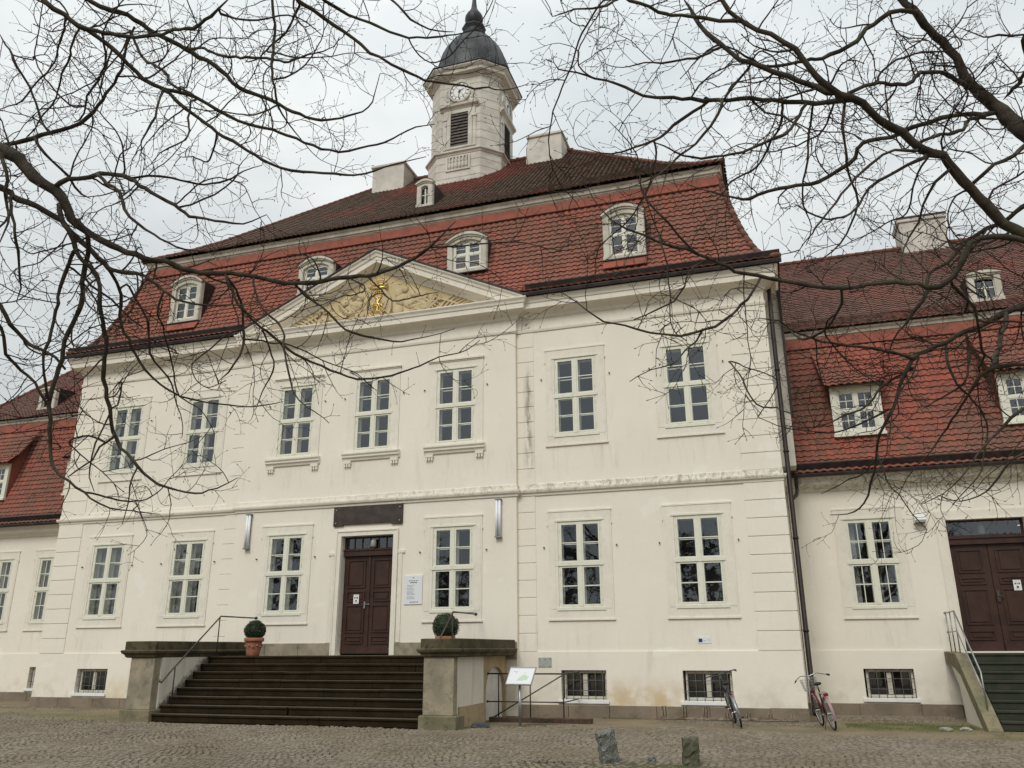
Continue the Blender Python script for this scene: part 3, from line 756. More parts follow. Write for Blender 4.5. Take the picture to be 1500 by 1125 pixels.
for x in (-8.51, -2.98, 2.98, 8.51):
    if abs(x) > 5: dormer(manor, x, .30, 13.74, 1.36, 1.84, 1.02, 1.50, 2.3)
    else: dormer(manor, x, .52, 14.18, 1.46, 1.44, 1.06, 1.14, 2.3)
    a = MB(); a.prism([(.26, 13.70), (.06, 13.36), (.08, 13.34), (.30, 13.68)], x - .70, x + .70, 'x'); (put('dormer_apron', a, M['redmetal'], manor) if abs(x) > 5 else None)
dormer(manor, -.02, 3.42, 18.88, .70, 1.16, .42, .86, 5.3, rise=.12)

# ---- chimneys
def chimney(parent, x0, x1, y0, y1, z0, z1):
    m = MB(); m.box(x0, x1, y0, y1, z0, z1 - .12); o = bevel(put('chimney', m, M['tower'], parent), .02)
    m = MB(); m.box(x0 - .07, x1 + .07, y0 - .07, y1 + .07, z1 - .12, z1); m.box(x0 + .1, x1 - .1, y0 + .1, y1 - .1, z1, z1 + .07); bevel(put('chimney_cap', m, M['tower'], o), .02)
    return o
chimney(manor, 3.15, 4.72, 7.6, 9.5, 22.2, 24.25); chimney(manor, -4.78, -3.10, 7.6, 9.5, 22.2, 24.25)
m = MB(); m.box(3.02, 3.145, 7.7, 9.3, 22.2, 23.75); put('chimney_shoulder', m, M['tower'], manor)

# ---- clock tower
TC = (0, 8.7)
tow = link('clock_tower', None, manor, (TC[0], TC[1], 0))
def octo(h, c): return [(-h, -h + c), (-h + c, -h), (h - c, -h), (h, -h + c), (h, h - c), (h - c, h), (-h + c, h), (-h, h - c)]
O = octo(1.7, .68)
b = MB(); PO = [(x, y) for x, y in O]
bh = [i * .44 for i in range(9)]
b.sweep(PO, [(.0, 23.7), (.0, 27.9)], closed=True)
for i in range(9):     # rusticated courses, joints as recesses
    z0 = 23.86 + i * .436; b.sweep(PO, [(.0, z0 + .012), (.022, z0 + .018), (.022, z0 + .424), (.0, z0 + .43)], closed=True)
b.sweep(PO, [(.12, 21.2), (.12, 23.50)], closed=True)
for i in range(4):
    z0 = 21.9 + i * .41; b.sweep(PO, [(.12, z0 + .012), (.14, z0 + .018), (.14, z0 + .40), (.12, z0 + .406)], closed=True)
put('tower_body', b, M['tower'], tow)
b = MB(); b.sweep(PO, [(.0, 23.48), (.17, 23.50), (.19, 23.58), (.27, 23.62), (.27, 23.70), (.0, 23.82)], closed=True)
put('tower_band', b, M['tower'], tow); b = MB()
b.sweep(PO, [(0, 27.72), (.06, 27.74), (.08, 27.84), (.16, 27.88), (.32, 27.93), (.34, 28.06), (.40, 28.12), (.46, 28.20), (.46, 28.26), (0, 28.42)], closed=True)
put('tower_cornice', b, M['tower'], tow)
b = MB(); b.sweep(PO, [(.0, 28.43), (.47, 28.265), (.50, 28.29), (.50, 28.33), (.05, 28.56), (-.2, 28.6)], closed=True)
put('cornice_cover', b, M['zinc'], tow)
d = MB()
dp = [(1.93, 28.50), (1.90, 28.75), (1.86, 29.1), (1.78, 29.5), (1.65, 29.95), (1.46, 30.4), (1.20, 30.85), (.91, 31.2), (.62, 31.45), (.55, 31.5)]
d.lathe(dp, n=48, cap=False)
d.lathe([(.74, 31.42), (.76, 31.5), (.60, 31.62), (.52, 31.7), (.50, 31.95), (.62, 32.05), (.62, 32.12), (.42, 32.2), (.36, 32.28)], n=8, ph=.39)
d.lathe([(.30, 32.25), (.40, 32.4), (.47, 32.62), (.46, 32.82), (.38, 33.0), (.24, 33.2), (.16, 33.4), (.11, 33.8), (.07, 34.6), (.03, 35.8), (.0, 36.4)], n=20)
put("dome", d, M["zinc"], tow, smooth=True)
sm = MB()
for k in range(20):
    a = 2 * math.pi * (k + .5) / 20
    sm.tube([((r + .012) * math.cos(a), (r + .012) * math.sin(a), z) for r, z in dp], .02, 4)
put('dome_seam', sm, M['zinc'], tow)
for k in range(4):     # four faces: clock, louvred opening, baluster panel
    rz = k * math.pi / 2
    def sub(name, mb, mat, **kw):
        me = mb.mesh(name, mat, **kw); o = link(name, me, tow, (0, 0, 0), (0, 0, rz)); return o
    y = -1.725
    c = MB()
    c.ring(rect(-.64, .64, 23.92, 26.0), rect(-.44, .44, 24.02, 25.82), y - .06, y + .03)
    for s_ in (-1, 1):
        c.box(*sorted((s_ * .66, s_ * .82)), y - .05, y + .02, 23.92, 25.5); c.box(*sorted((s_ * .60, s_ * .86)), y - .09, y, 25.5, 25.62)
        c.box(*sorted((s_ * .56, s_ * .78)), y - .075, y + .0, 25.62, 25.98)
    c.sweep([(-.98, y), (.98, y)], [(-.02, 26.02), (.05, 26.02), (.10, 26.10), (.20, 26.16), (.22, 26.26), (-.02, 26.32)])
    for s_ in (-1, 1): c.box(*sorted((s_ * .50, s_ * .80)), y - .05, y + .02, 26.30, 26.72); c.blob((s_ * .62, y - .0, 26.95), (.14, .07, .26), 8)
    c.blob((0, y, 27.62), (.22, .07, .13), 8); c.box(-.3, .3, y - .03, y + .02, 27.48, 27.64)
    sub('window_surround', c, M['tower']); c = MB()
    c.ring(rect(-.60, .60, 22.66, 23.42), rect(-.50, .50, 22.74, 23.36), y - .17, y - .1)
    for i in range(6): xx = -.42 + i * .168; c.lathe([(.03, 0), (.07, .1), (.055, .25), (.035, .34), (.05, .5), (.05, .6)], (xx, y - .145, 22.75), 8)
    sub('baluster_panel', c, M['tower'])
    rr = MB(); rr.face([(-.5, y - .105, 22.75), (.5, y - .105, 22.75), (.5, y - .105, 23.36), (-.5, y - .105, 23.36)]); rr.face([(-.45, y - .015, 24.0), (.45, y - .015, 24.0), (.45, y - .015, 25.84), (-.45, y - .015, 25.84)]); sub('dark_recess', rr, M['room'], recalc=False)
    lv = MB()
    for i in range(11):
        z = 24.03 + i * .165; v = [(-.44, y - .055, z), (.44, y - .055, z), (.44, y - .012, z + .095), (-.44, y - .012, z + .095)]
        lv.idx([*v, *[(p[0], p[1], p[2] + .025) for p in v]], [(0, 1, 2, 3), (4, 5, 6, 7), (0, 1, 5, 4)])
    sub('louvre', lv, M['slat'])
    ck = MB(); n = 36
    circ = lambda r: [(r * math.cos(2 * math.pi * i / n), 27.0 + r * math.sin(2 * math.pi * i / n)) for i in range(n)]
    ck.prism(circ(.46), y - .07, y)
    co = sub('clock_face', ck, M['white'])
    rg = MB(); rg.ring(circ(.57), circ(.487), y - .10, y)
    for s_ in (-1, 1): rg.tube([(s_ * .60, y - .04, 26.55), (s_ * .72, y - .05, 26.75), (s_ * .68, y - .05, 27.0), (s_ * .60, y - .04, 27.2)], .06, 6)
    sub('clock_surround', rg, M['tower'])
    hd = MB(); hd.ring(circ(.485), circ(.465), y - .085, y); hd.ring(circ(.33), circ(.315), y - .078, y - .07)
    for i in range(12):
        a = i * math.pi / 6; r0, r1 = .355, .455; px, pz = math.cos(a), math.sin(a); t = .018 if i % 3 else .028
        hd.idx([(px * r0 + pz * t, y - .08, 27.0 + pz * r0 - px * t), (px * r1 + pz * t, y - .08, 27.0 + pz * r1 - px * t), (px * r1 - pz * t, y - .08, 27.0 + pz * r1 + px * t), (px * r0 - pz * t, y - .08, 27.0 + pz * r0 + px * t)], [(0, 1, 2, 3)])
    for a, l in ((R_(28), .26), (R_(-100), .38)):
        hd.tube([(-.08 * math.cos(a), y - .10, 27 - .08 * math.sin(a)), (l * math.cos(a), y - .10, 27 + l * math.sin(a))], [.022, .01], 5)
    h = link('clock_hands_and_numerals', hd.mesh('clock_numerals', M['inkd']), co)

# ---- entrance door
dr = MB(); yb = .10
dr.box(-.885, .905, yb - .10, yb + .04, 4.60, 4.80)
dr.box(-.885, .905, yb - .13, yb - .09, 4.76, 4.80)
dor = put('door_frame', dr, M['door'], manor)
for s_ in (-1, 1):
    x0, x1 = (-.88, .008) if s_ < 0 else (.014, .90)
    lf = MB(); lf.box(x0, x1, yb, yb + .06, 1.66, 4.60)
    w_ = x1 - x0
    for z0, z1 in ((1.98, 2.32), (2.42, 3.22), (3.34, 3.56), (3.68, 4.48)) if False else ((1.95, 2.18), (2.28, 3.10), (3.20, 3.52), (3.62, 4.48)):
        a, b2 = x0 + .13, x1 - .13
        lf.ring(rect(a, b2, z0, z1), rect(a + .035, b2 - .035, z0 + .035, z1 - .035), yb - .032, yb)
        lf.box(a + .09, b2 - .09, yb - .022, yb, z0 + .07, z1 - .07)
    if s_ < 0: lf.box(-.035, .05, yb - .035, yb - .001, 1.67, 4.595)
    lf.box(x0 + .02, x1 - .02, yb - .03, yb, 1.68, 1.86)
    lo_ = bevel(put('door_leaf', lf, M['door'], manor), .008, 1)
    if s_ < 0:
        h = MB(); h.tube([(-.10, yb, 3.12), (-.10, yb - .09, 3.12), (.10, yb - .09, 3.12)], .014, 8); h.box(-.125, -.075, yb - .05, yb - .036, 3.0, 3.2); put('handle', h, M['chrome'], lo_)
tr = MB(); tr.ring(rect(-.885, .905, 4.80, 5.195), rect(-.82, .84, 4.83, 5.15), yb - .05, yb + .02)
for x in (-.55, -.28, .005, .29, .57): tr.box(x - .012, x + .012, yb - .04, yb, 4.831, 5.149)
to = put('transom_window', tr, M['door'], manor)
g = MB(); g.face([(-.84, yb - .01, 4.81), (.86, yb - .01, 4.81), (.86, yb - .01, 5.17), (-.84, yb - .01, 5.17)]); put('pane', g, M['glass'], to)
rc = MB(); rc.face([(-.9, .7, 4.6), (.92, .7, 4.6), (.92, .7, 5.3), (-.9, .7, 5.3)]); put('dark_recess', rc, M['room'], to, recalc=False)
ln = MB(); ln.lathe([(.02, .30), (.04, .27), (.085, .24), (.10, .05), (.08, .03)], (.16, RY + .12, 4.82), 12); put('lantern', ln, M['lampglass'], manor, smooth=True)
sd = MB()
sd.ring([(-1.03, 1.5), (1.05, 1.5), (1.05, 5.34), (-1.03, 5.34)], [(-.90, 1.5), (.92, 1.5), (.92, 5.21), (-.90, 5.21)], RY - .05, RY + .01)
sd.ring([(-1.07, 1.5), (1.09, 1.5), (1.09, 5.38), (-1.07, 5.38)], [(-1.03, 1.5), (1.05, 1.5), (1.05, 5.34), (-1.03, 5.34)], RY - .075, RY + .01)
for s_ in (-1, 1): sd.box(*sorted((s_ * 1.10, s_ * 1.24)), RY - .03, RY + .01, 1.99, 4.62); sd.box(*sorted((s_ * 1.09, s_ * 1.32)), RY - .045, RY + .01, 4.62, 4.70)
put('door_surround', sd, M['trim'], manor)

for x in GX: window(manor, x, RY if abs(x) < RX else 0, GZ, WM, 'plain', curtain=x < -6)
for x in UX: window(manor, x, RY if abs(x) < RX else 0, UZ, WM, 'fine' if abs(x) < RX else 'plain', curtain=False)
for x, z in CX: cellar(manor, x, -.035, z)

# anchors beside the windows
for z, dz in ((GZ, 1.75), (UZ, 1.85)):
    for x in (UX if z == UZ else GX):
        yy = RY if abs(x) < RX else 0
        for s_ in (-1, 1): an = MB(); an.tube([(x + s_ * 1.08, yy, z + dz), (x + s_ * 1.08, yy - .06, z + dz)], .022, 6); put('shutter_hook', an, M['iron'], manor)

# downpipe at the right corner, with brackets and swan neck
p = MB(); p.tube([(12.78, .55, 12.3), (12.78, .35, 11.9), (12.76, .12, 10.6), (12.76, .12, .32), (12.76, -.05, .18)], .065, 10)
for z in (2.2, 4.6, 7.0, 9.4): p.lathe([(.066, -.03), (.078, -.03), (.078, .03), (.066, .03)], (12.76, .12, z), 10)
put('downpipe', p, M['pipe'], manor, smooth=True)
p = MB(); p.tube([(12.655, -.02, 6.0), (12.655, -.02, .3)], .012, 5)
for i in range(14): p.box(12.64, 12.67, -.04, .0, .6 + i * .4, .63 + i * .4)
put('lightning_cable', p, M['iron'], manor)
# grey rendered fire wall strip beside the corner above the wing
for a, b in ((L + .03, 13.02), (-13.02, -L - .03)): fw = MB(); fw.box(a, b, 1.2, 16.6, 6.8, 12.45); put('fire_wall', fw, M['tower'], manor)
fw = MB(); fw.box(13.021, 13.10, 1.1, 1.6, 8.4, 12.3); put('flashing', fw, M['pipe'], manor)
# ================================================================== SIDE WINGS
WE = 24.6
MLW = [(2.02, 6.72), (2.30, 6.92), (2.62, 7.30), (2.92, 7.92), (3.22, 8.75), (3.52, 9.75), (3.80, 10.75), (4.02, 11.58)]
def wing(s_, label):
    b = thing('side_wing', (s_ * L, 2.5, 0), label, 'building', 'single storey wings flanking the manor house')
    O_ = b.location
    def P(name, mb, mats, parent=None, **k):
        # geometry is written in world metres; shift it so that the wing's origin is its base
        mb.v = [(v[0] - O_.x, v[1] - O_.y, v[2]) for v in mb.v]; return put(name, mb, mats, parent or b, **k)
    xa, xb = sorted((s_ * (L + .02), s_ * WE)); y = 2.5
    wx = [14.84, 22.2] if s_ > 0 else [-15.3, -18.02, -20.9]
    cx = [14.84, 22.2] if s_ > 0 else [-14.94, -20.9]
    hs = [(x - hw, x + hw, GZ, GZ + H_) for x in wx] + [(x - .64, x + .64, .41, 1.21) for x in cx]
    if s_ > 0: hs.append((16.86, 18.84, 1.66, 5.20))
    w = MB(); wall(w, xa, xb, 0, 6.6, y, hs)
    w.face([(s_ * WE, y, 0), (s_ * WE, 15.9, 0), (s_ * WE, 15.9, 6.6), (s_ * WE, y, 6.6)]); w.face([(xa, 15.9, 0), (xb, 15.9, 0), (xb, 15.9, 6.6), (xa, 15.9, 6.6)])
    P('wall', w, M['plaster_wing'], recalc=False)
    s = MB()
    if s_ > 0:
        wall(s, xa, 16.3, .30, 1.67, y - .03, [h for h in hs if h[2] < 1 and h[1] < 16.5], .029); s.box(xa, 16.3, y - .03, y - .001, 1.67, 1.695); P('socle', s, M['plaster_wing'], recalc=False); s = MB()
        wall(s, 19.4, xb, .30, 1.67, y - .03, [h for h in hs if h[2] < 1 and h[1] > 16.5], .029); s.box(19.4, xb, y - .03, y - .001, 1.67, 1.695)
    else: wall(s, xa, xb, .30, 1.67, y - .03, [h for h in hs if h[2] < 1], .029); s.box(xa, xb, y - .03, y - .001, 1.67, 1.695)
    P('socle', s, M['plaster_wing'], recalc=False)
    f = MB(); x = xa; random.seed(5)
    while x < xb - .05:
        e = min(xb, x + random.uniform(1.0, 1.6)); f.box(x + .005, e - .005, y - .07 - random.uniform(0, .01), y, -.1, .30 + random.uniform(-.01, .01)); x = e
    bevel(P('foot_stone', f, M['stone_foot']), .012)
    c = MB(); path = [(xa, y), (s_ * WE, y), (s_ * WE, 15.9)] if s_ > 0 else [(s_ * WE, 15.9), (s_ * WE, y), (xb, y)]
    c.sweep(path, [(-.02, 6.22), (.05, 6.22), (.07, 6.30), (.16, 6.36), (.32, 6.40), (.34, 6.52), (.40, 6.60), (.42, 6.68), (-.02, 6.7)])
    P('cornice', c, M['trim'])
    # roofs: hipped outer end
    e0 = WE + .45; Y1 = 18.4 - 2.02
    def hx(yy): return e0 - (yy - 2.02) * .72
    lo = MB(); xi = 12.62
    if s_ > 0: pr = [(yy, z, xi, hx(yy)) for yy, z in MLW]
    else: pr = [(yy, z, -hx(yy), -xi) for yy, z in MLW]
    wdorm = [15.0, 19.62] if s_ > 0 else [-15.0, -19.62]
    def sk(q): return any(abs(q.x - d) < .62 and 8.0 < q.z < 9.4 for d in wdorm)
    tiles(lo, pr, (0, 0, 0), (1, 0, 0), (0, 1, 0), .222, .225, skip=sk)
    sd = [(WE - hx(yy), z, yy, 18.4 - yy) for yy, z in MLW]
    tiles(lo, sd, (s_ * WE, 0, 0), (0, 1, 0), (-s_, 0, 0), .222, .225)
    P('mansard_roof', lo, M['tile_wlow'], attr=True, recalc=False)
    dk = MB();
    slab(dk, pr, (0, 18.4, 0), (1, 0, 0), (0, -1, 0)); slab(dk, sd, (s_ * WE, 0, 0), (0, 1, 0), (-s_, 0, 0))
    for a, b_ in zip(pr, pr[1:]):
        xs = sorted([a[2], a[3]] + [d + k * .62 for d in wdorm for k in (-1, 1)])
        for i in range(len(xs) - 1):
            if i % 2 and 7.9 < (a[1] + b_[1]) / 2 < 9.3: continue
            dk.face([(xs[i], a[0], a[1] - .02), (xs[i + 1], a[0], a[1] - .02), (xs[i + 1], b_[0], b_[1] - .02), (xs[i], b_[0], b_[1] - .02)])
    P('roof_deck', dk, M['ridge'])
    fl = MB(); fl.prism([(3.83, 11.22), (3.81, 11.24), (3.91, 11.62), (3.93, 11.60)], *sorted((s_ * xi, s_ * (hx(4.0)))), 'x'); P('roof_flashing', fl, M['redmetal'])
    c = MB(); hx4 = hx(4.02)
    path = [(s_ * xi, 4.02), (s_ * hx4, 4.02), (s_ * hx4, 14)] if s_ > 0 else [(s_ * hx4, 14), (s_ * hx4, 4.02), (s_ * xi, 4.02)]
    c.sweep(path, [(-.1, 11.54), (.05, 11.54), (.06, 11.64), (.10, 11.66), (.12, 11.74), (.18, 11.78), (.19, 11.84), (-.1, 11.88)])
    P('upper_cornice', c, M['trim2'])
    UW = [(3.76, 11.87), (4.8, 12.58), (9.3, 16.85)]
    def hu(yy): return hx4 + .3 - (yy - 3.72) * .42
    pr = [(yy, z, xi, hu(yy)) if s_ > 0 else (yy, z, -hu(yy), -xi) for yy, z in UW]
    up = MB(); tiles(up, pr, (0, 0, 0), (1, 0, 0), (0, 1, 0), .17, .19, amp=.45, lift=.042)
    sd = [(WE - hu(yy), z, yy, 18.6 - yy) for yy, z in UW]
    tiles(up, sd, (s_ * WE, 0, 0), (0, 1, 0), (-s_, 0, 0), .17, .19, amp=.45, lift=.042)
    P('upper_roof', up, M['tile_wup'], attr=True, recalc=False)
    dk = MB(); slab(dk, pr, (0, 0, 0), (1, 0, 0), (0, 1, 0)); slab(dk, pr, (0, 18.6, 0), (1, 0, 0), (0, -1, 0)); slab(dk, sd, (s_ * WE, 0, 0), (0, 1, 0), (-s_, 0, 0)); P('roof_deck', dk, M['ridge'])
    rt = MB(); ridge_line(rt, (s_ * xi, 9.3, 16.9), (s_ * hu(9.3), 9.3, 16.9), .11); [ridge_line(rt, (s_ * hu(p_[0]), p_[0], p_[1] + .04), (s_ * hu(q_[0]), q_[0], q_[1] + .04), .10) for p_, q_ in zip(UW, UW[1:])]
    pts = [(s_ * hx(yy), yy, z + .03) for yy, z in resample(MLW, .34)]
    for a, b_ in zip(pts, pts[1:]): rt.tube([a, Vector(b_) + (Vector(b_) - Vector(a)) * .12], [.105, .08], 7)
    P('ridge_tiles', rt, M['ridge'], smooth=True)
    gt = MB(); X0_, X1_ = sorted((s_ * 12.66, s_ * (e0)))
    gt.prism([(2.14, 6.84), (2.06, 7.00), (2.10, 7.04), (2.28, 7.00), (2.36, 6.97)], X0_, X1_, 'x'); gt.prism([(1.95, 6.58), (1.93, 6.66), (1.99, 6.71), (2.08, 6.69), (2.08, 6.60)], X0_, X1_, 'x')
    if s_ > 0: gt.tube([(12.98, 2.0, 6.62), (12.98, 2.05, 6.25), (12.93, 1.3, 5.95), (12.80, .35, 5.7)], .055, 8)
    P('gutter', gt, M['gutter'])
    # catslide dormers
    for dx in wdorm:
        o = link('dormer', None, b, (dx - O_.x, 2.84 - O_.y, 7.96)); W2 = .72; H2 = 1.60
        fm = MB(); fm.ring(rect(-W2, W2, 0, H2), rect(-W2 + .17, W2 - .17, .12, H2 - .2), -.05, .06); fm.box(-W2 - .03, W2 + .03, -.10, .05, -.05, .03)
        put('dormer_face', fm, M['frame'], o)
        wf = MB(); a = W2 - .17; wf.ring(rect(-a, a, .12, H2 - .2), rect(-a + .05, a - .05, .17, H2 - .25), -.01, .04); wf.box(-.05, .05, -.02, .04, .171, H2 - .251)
        zt = .78; wf.box(-a + .051, -.051, -.015, .04, zt - .04, zt + .04); wf.box(.051, a - .051, -.015, .04, zt - .04, zt + .04)
        for k in (-1, 1):
            for z0, z1 in ((.17, zt - .04), (zt + .04, H2 - .25)):
                x0, x1 = sorted((k * .051, k * (a - .051))); wf.ring(rect(x0, x1, z0, z1), rect(x0 + .035, x1 - .035, z0 + .035, z1 - .035), .0, .03)
                wf.box((x0 + x1) / 2 - .012, (x0 + x1) / 2 + .012, .005, .02, z0 + .036, z1 - .036); wf.box(x0 + .036, x1 - .036, .006, .019, (z0 + z1) / 2 - .012, (z0 + z1) / 2 + .012)
        wo = put('dormer_window', wf, M['frame'], o)
        g = MB(); g.face([(-a + .04, .022, .15), (a - .04, .022, .15), (a - .04, .022, H2 - .23), (-a + .04, .022, H2 - .23)]); put('pane', g, M['glass'], wo)
        r = MB(); r.face([(-a, .4, 0), (a, .4, 0), (a, .4, H2), (-a, .4, H2)])
        for k in (-1, 1): r.face([(k * a, .07, 0), (k * a, .07, H2), (k * a, .4, H2), (k * a, .4, 0)])
        put('window_recess', r, M['room'], wo, recalc=False)
        # tiled cheeks and sweeping roof
        rfm = MB(); tiles(rfm, [(-.28, H2 - .06, -W2 - .14, W2 + .14), (.25, H2 + .42, -W2 - .2, W2 + .2), (.62, H2 + 1.12, -W2 - .3, W2 + .3), (.80, H2 + 1.55, -W2 - .4, W2 + .4)], (0, 0, 0), (1, 0, 0), (0, 1, 0), .222, .225)
        put('dormer_roof', rfm, M['tile_wlow'], o, attr=True, recalc=False)
        ch = MB()
        for k in (-1, 1):
            ch.face([(k * W2, .05, -.15), (k * W2, .95, -.15), (k * W2, .95, H2 + 1.2), (k * W2, .05, H2 + .02)])
            ch.face([(k * (W2 + .14), -.26, H2 - .09), (k * W2, -.05, H2 - .1), (k * W2, .7, H2 + 1.1), (k * (W2 + .38), .78, H2 + 1.45), (k * (W2 + .18), .25, H2 + .38)])
        ch.face([(-W2 - .13, -.27, H2 - .10), (W2 + .13, -.27, H2 - .10), (W2 + .13, .1, H2 - .0), (-W2 - .13, .1, H2 - .0)])
        put('dormer_cheek', ch, M['tile_wlow'], o, attr=True)
    o = dormer(b, s_ * 19.58 - O_.x, 4.74 - O_.y, 12.52, .98, 1.0, .62, .74, 6.6 - O_.y, rise=.04)
    if s_ > 0: ch_ = chimney(b, 18.1 - O_.x, 19.75 - O_.x, 8.9 - O_.y, 10.2 - O_.y, 15.6, 17.95); m = MB(); m.box(18.03 - O_.x, 19.82 - O_.x, 8.83 - O_.y, 10.27 - O_.y, 17.955, 18.05); put('chimney_cover', m, M['gutter'], b)
    for x in wx: window(b, x - O_.x, y - O_.y, GZ, WMV, 'plain')
    for x in cx: cellar(b, x - O_.x, y - .03 - O_.y, .41)
    return b
wr = wing(1, 'right wing with dark brown upper roof, brown double door and chimney beside the manor house')
wl = wing(-1, 'left wing partly out of view beyond the left corner of the manor house')
# door of the right wing
Ox, Oy = wr.location.x, wr.location.y
dr = MB(); yb = 2.72 - Oy
X0_, X1_ = 16.865 - Ox, 18.835 - Ox; XM = (X0_ + X1_) / 2
dr.box(X0_, X1_, yb - .10, yb + .03, 4.52, 4.74); dr.box(X0_, X1_, yb - .14, yb - .1, 4.68, 4.74); put('door_frame', dr, M['door'], wr)
for x0, x1 in ((X0_, XM - .004), (XM + .004, X1_)):
    lf = MB(); lf.box(x0, x1, yb, yb + .06, 1.62, 4.52)
    for z0, z1 in ((1.95, 2.20), (2.35, 3.30), (3.42, 3.62), (3.74, 4.38)):
        a, b2 = x0 + .16, x1 - .16; lf.ring(rect(a, b2, z0, z1), rect(a + .035, b2 - .035, z0 + .035, z1 - .035), yb - .03, yb); lf.box(a + .09, b2 - .09, yb - .022, yb, z0 + .07, z1 - .07)
    lf.box(x0 + .02, x1 - .02, yb - .03, yb, 1.64, 1.86)
    l_ = bevel(put('door_leaf', lf, M['door'], wr), .008, 1)
h = MB(); h.box(XM + .03, XM + .10, yb - .06, yb - .032, 2.95, 3.25); h.tube([(XM + .06, yb, 3.1), (XM + .06, yb - .1, 3.1), (XM + .2, yb - .1, 3.08)], .013, 8); put('handle', h, M['iron'], l_)
tr = MB(); tr.ring(rect(X0_, X1_, 4.74, 5.195), rect(X0_ + .06, X1_ - .06, 4.78, 5.15), yb - .05, yb + .02); to = put('transom_window', tr, M['door'], wr)
g = MB(); g.face([(X0_, yb - .01, 4.75), (X1_, yb - .01, 4.75), (X1_, yb - .01, 5.19), (X0_, yb - .01, 5.19)]); put('pane', g, M['glass'], to)
r = MB(); r.face([(X0_, yb + .6, 4.5), (X1_, yb + .6, 4.5), (X1_, yb + .6, 5.3), (X0_, yb + .6, 5.3)]); put('dark_recess', r, M['room'], to, recalc=False)
ln = MB(); ln.lathe([(.02, .3), (.06, .26), (.09, .2), (.09, .02), (.06, .0)], (XM - .02, yb + .2, 4.82), 10); put('lantern', ln, M['lampglass'], wr, smooth=True)
sd = MB(); sd.ring(rect(X0_ - .26, X1_ + .26, 1.5, 5.46), rect(X0_ - .003, X1_ + .003, 1.5, 5.20), -.035, .004); sd.ring(rect(X0_ - .03, X1_ + .03, 1.5, 5.23), rect(X0_ - .003, X1_ + .003, 1.5, 5.20), -.055, -.034); put('door_surround', sd, M['trim'], wr)
# ================================================================== ENTRANCE STAIRCASE
st = thing('entrance_staircase', (0, -2.2, 0), 'broad dark stone steps between two pedestals below the main door', 'staircase')
def S(name, mb, mats, parent=None, **k):
    mb.v = [(v[0], v[1] + 2.2, v[2]) for v in mb.v]; return put(name, mb, mats, parent or st, **k)
NR, LZ, Y0S, TR_ = 8, 1.62, -4.38, .30
RS = LZ / NR
m = MB(); XS = 3.86
random.seed(21)
for i in range(NR):
    y0 = Y0S + i * TR_; z1 = RS * (i + 1); yend = y0 + TR_ + .05 if i < NR - 1 else RY - .05
    xa = -XS
    cuts = sorted([random.uniform(-XS + .8, XS - .8) for _ in range(3)]); cuts = [-XS] + cuts + [XS]
    for a, b in zip(cuts, cuts[1:]):
        if b - a < .05: continue
        dz = random.uniform(-.004, .004)
        m.box(a + .003, b - .003, y0 + .02, yend, z1 - RS - .01 + .02, z1 - .055); m.box(a + .003, b - .003, y0 - .012, yend, z1 - .0545 + dz, z1 + dz)
bevel(S('steps', m, M['steps']), .012)
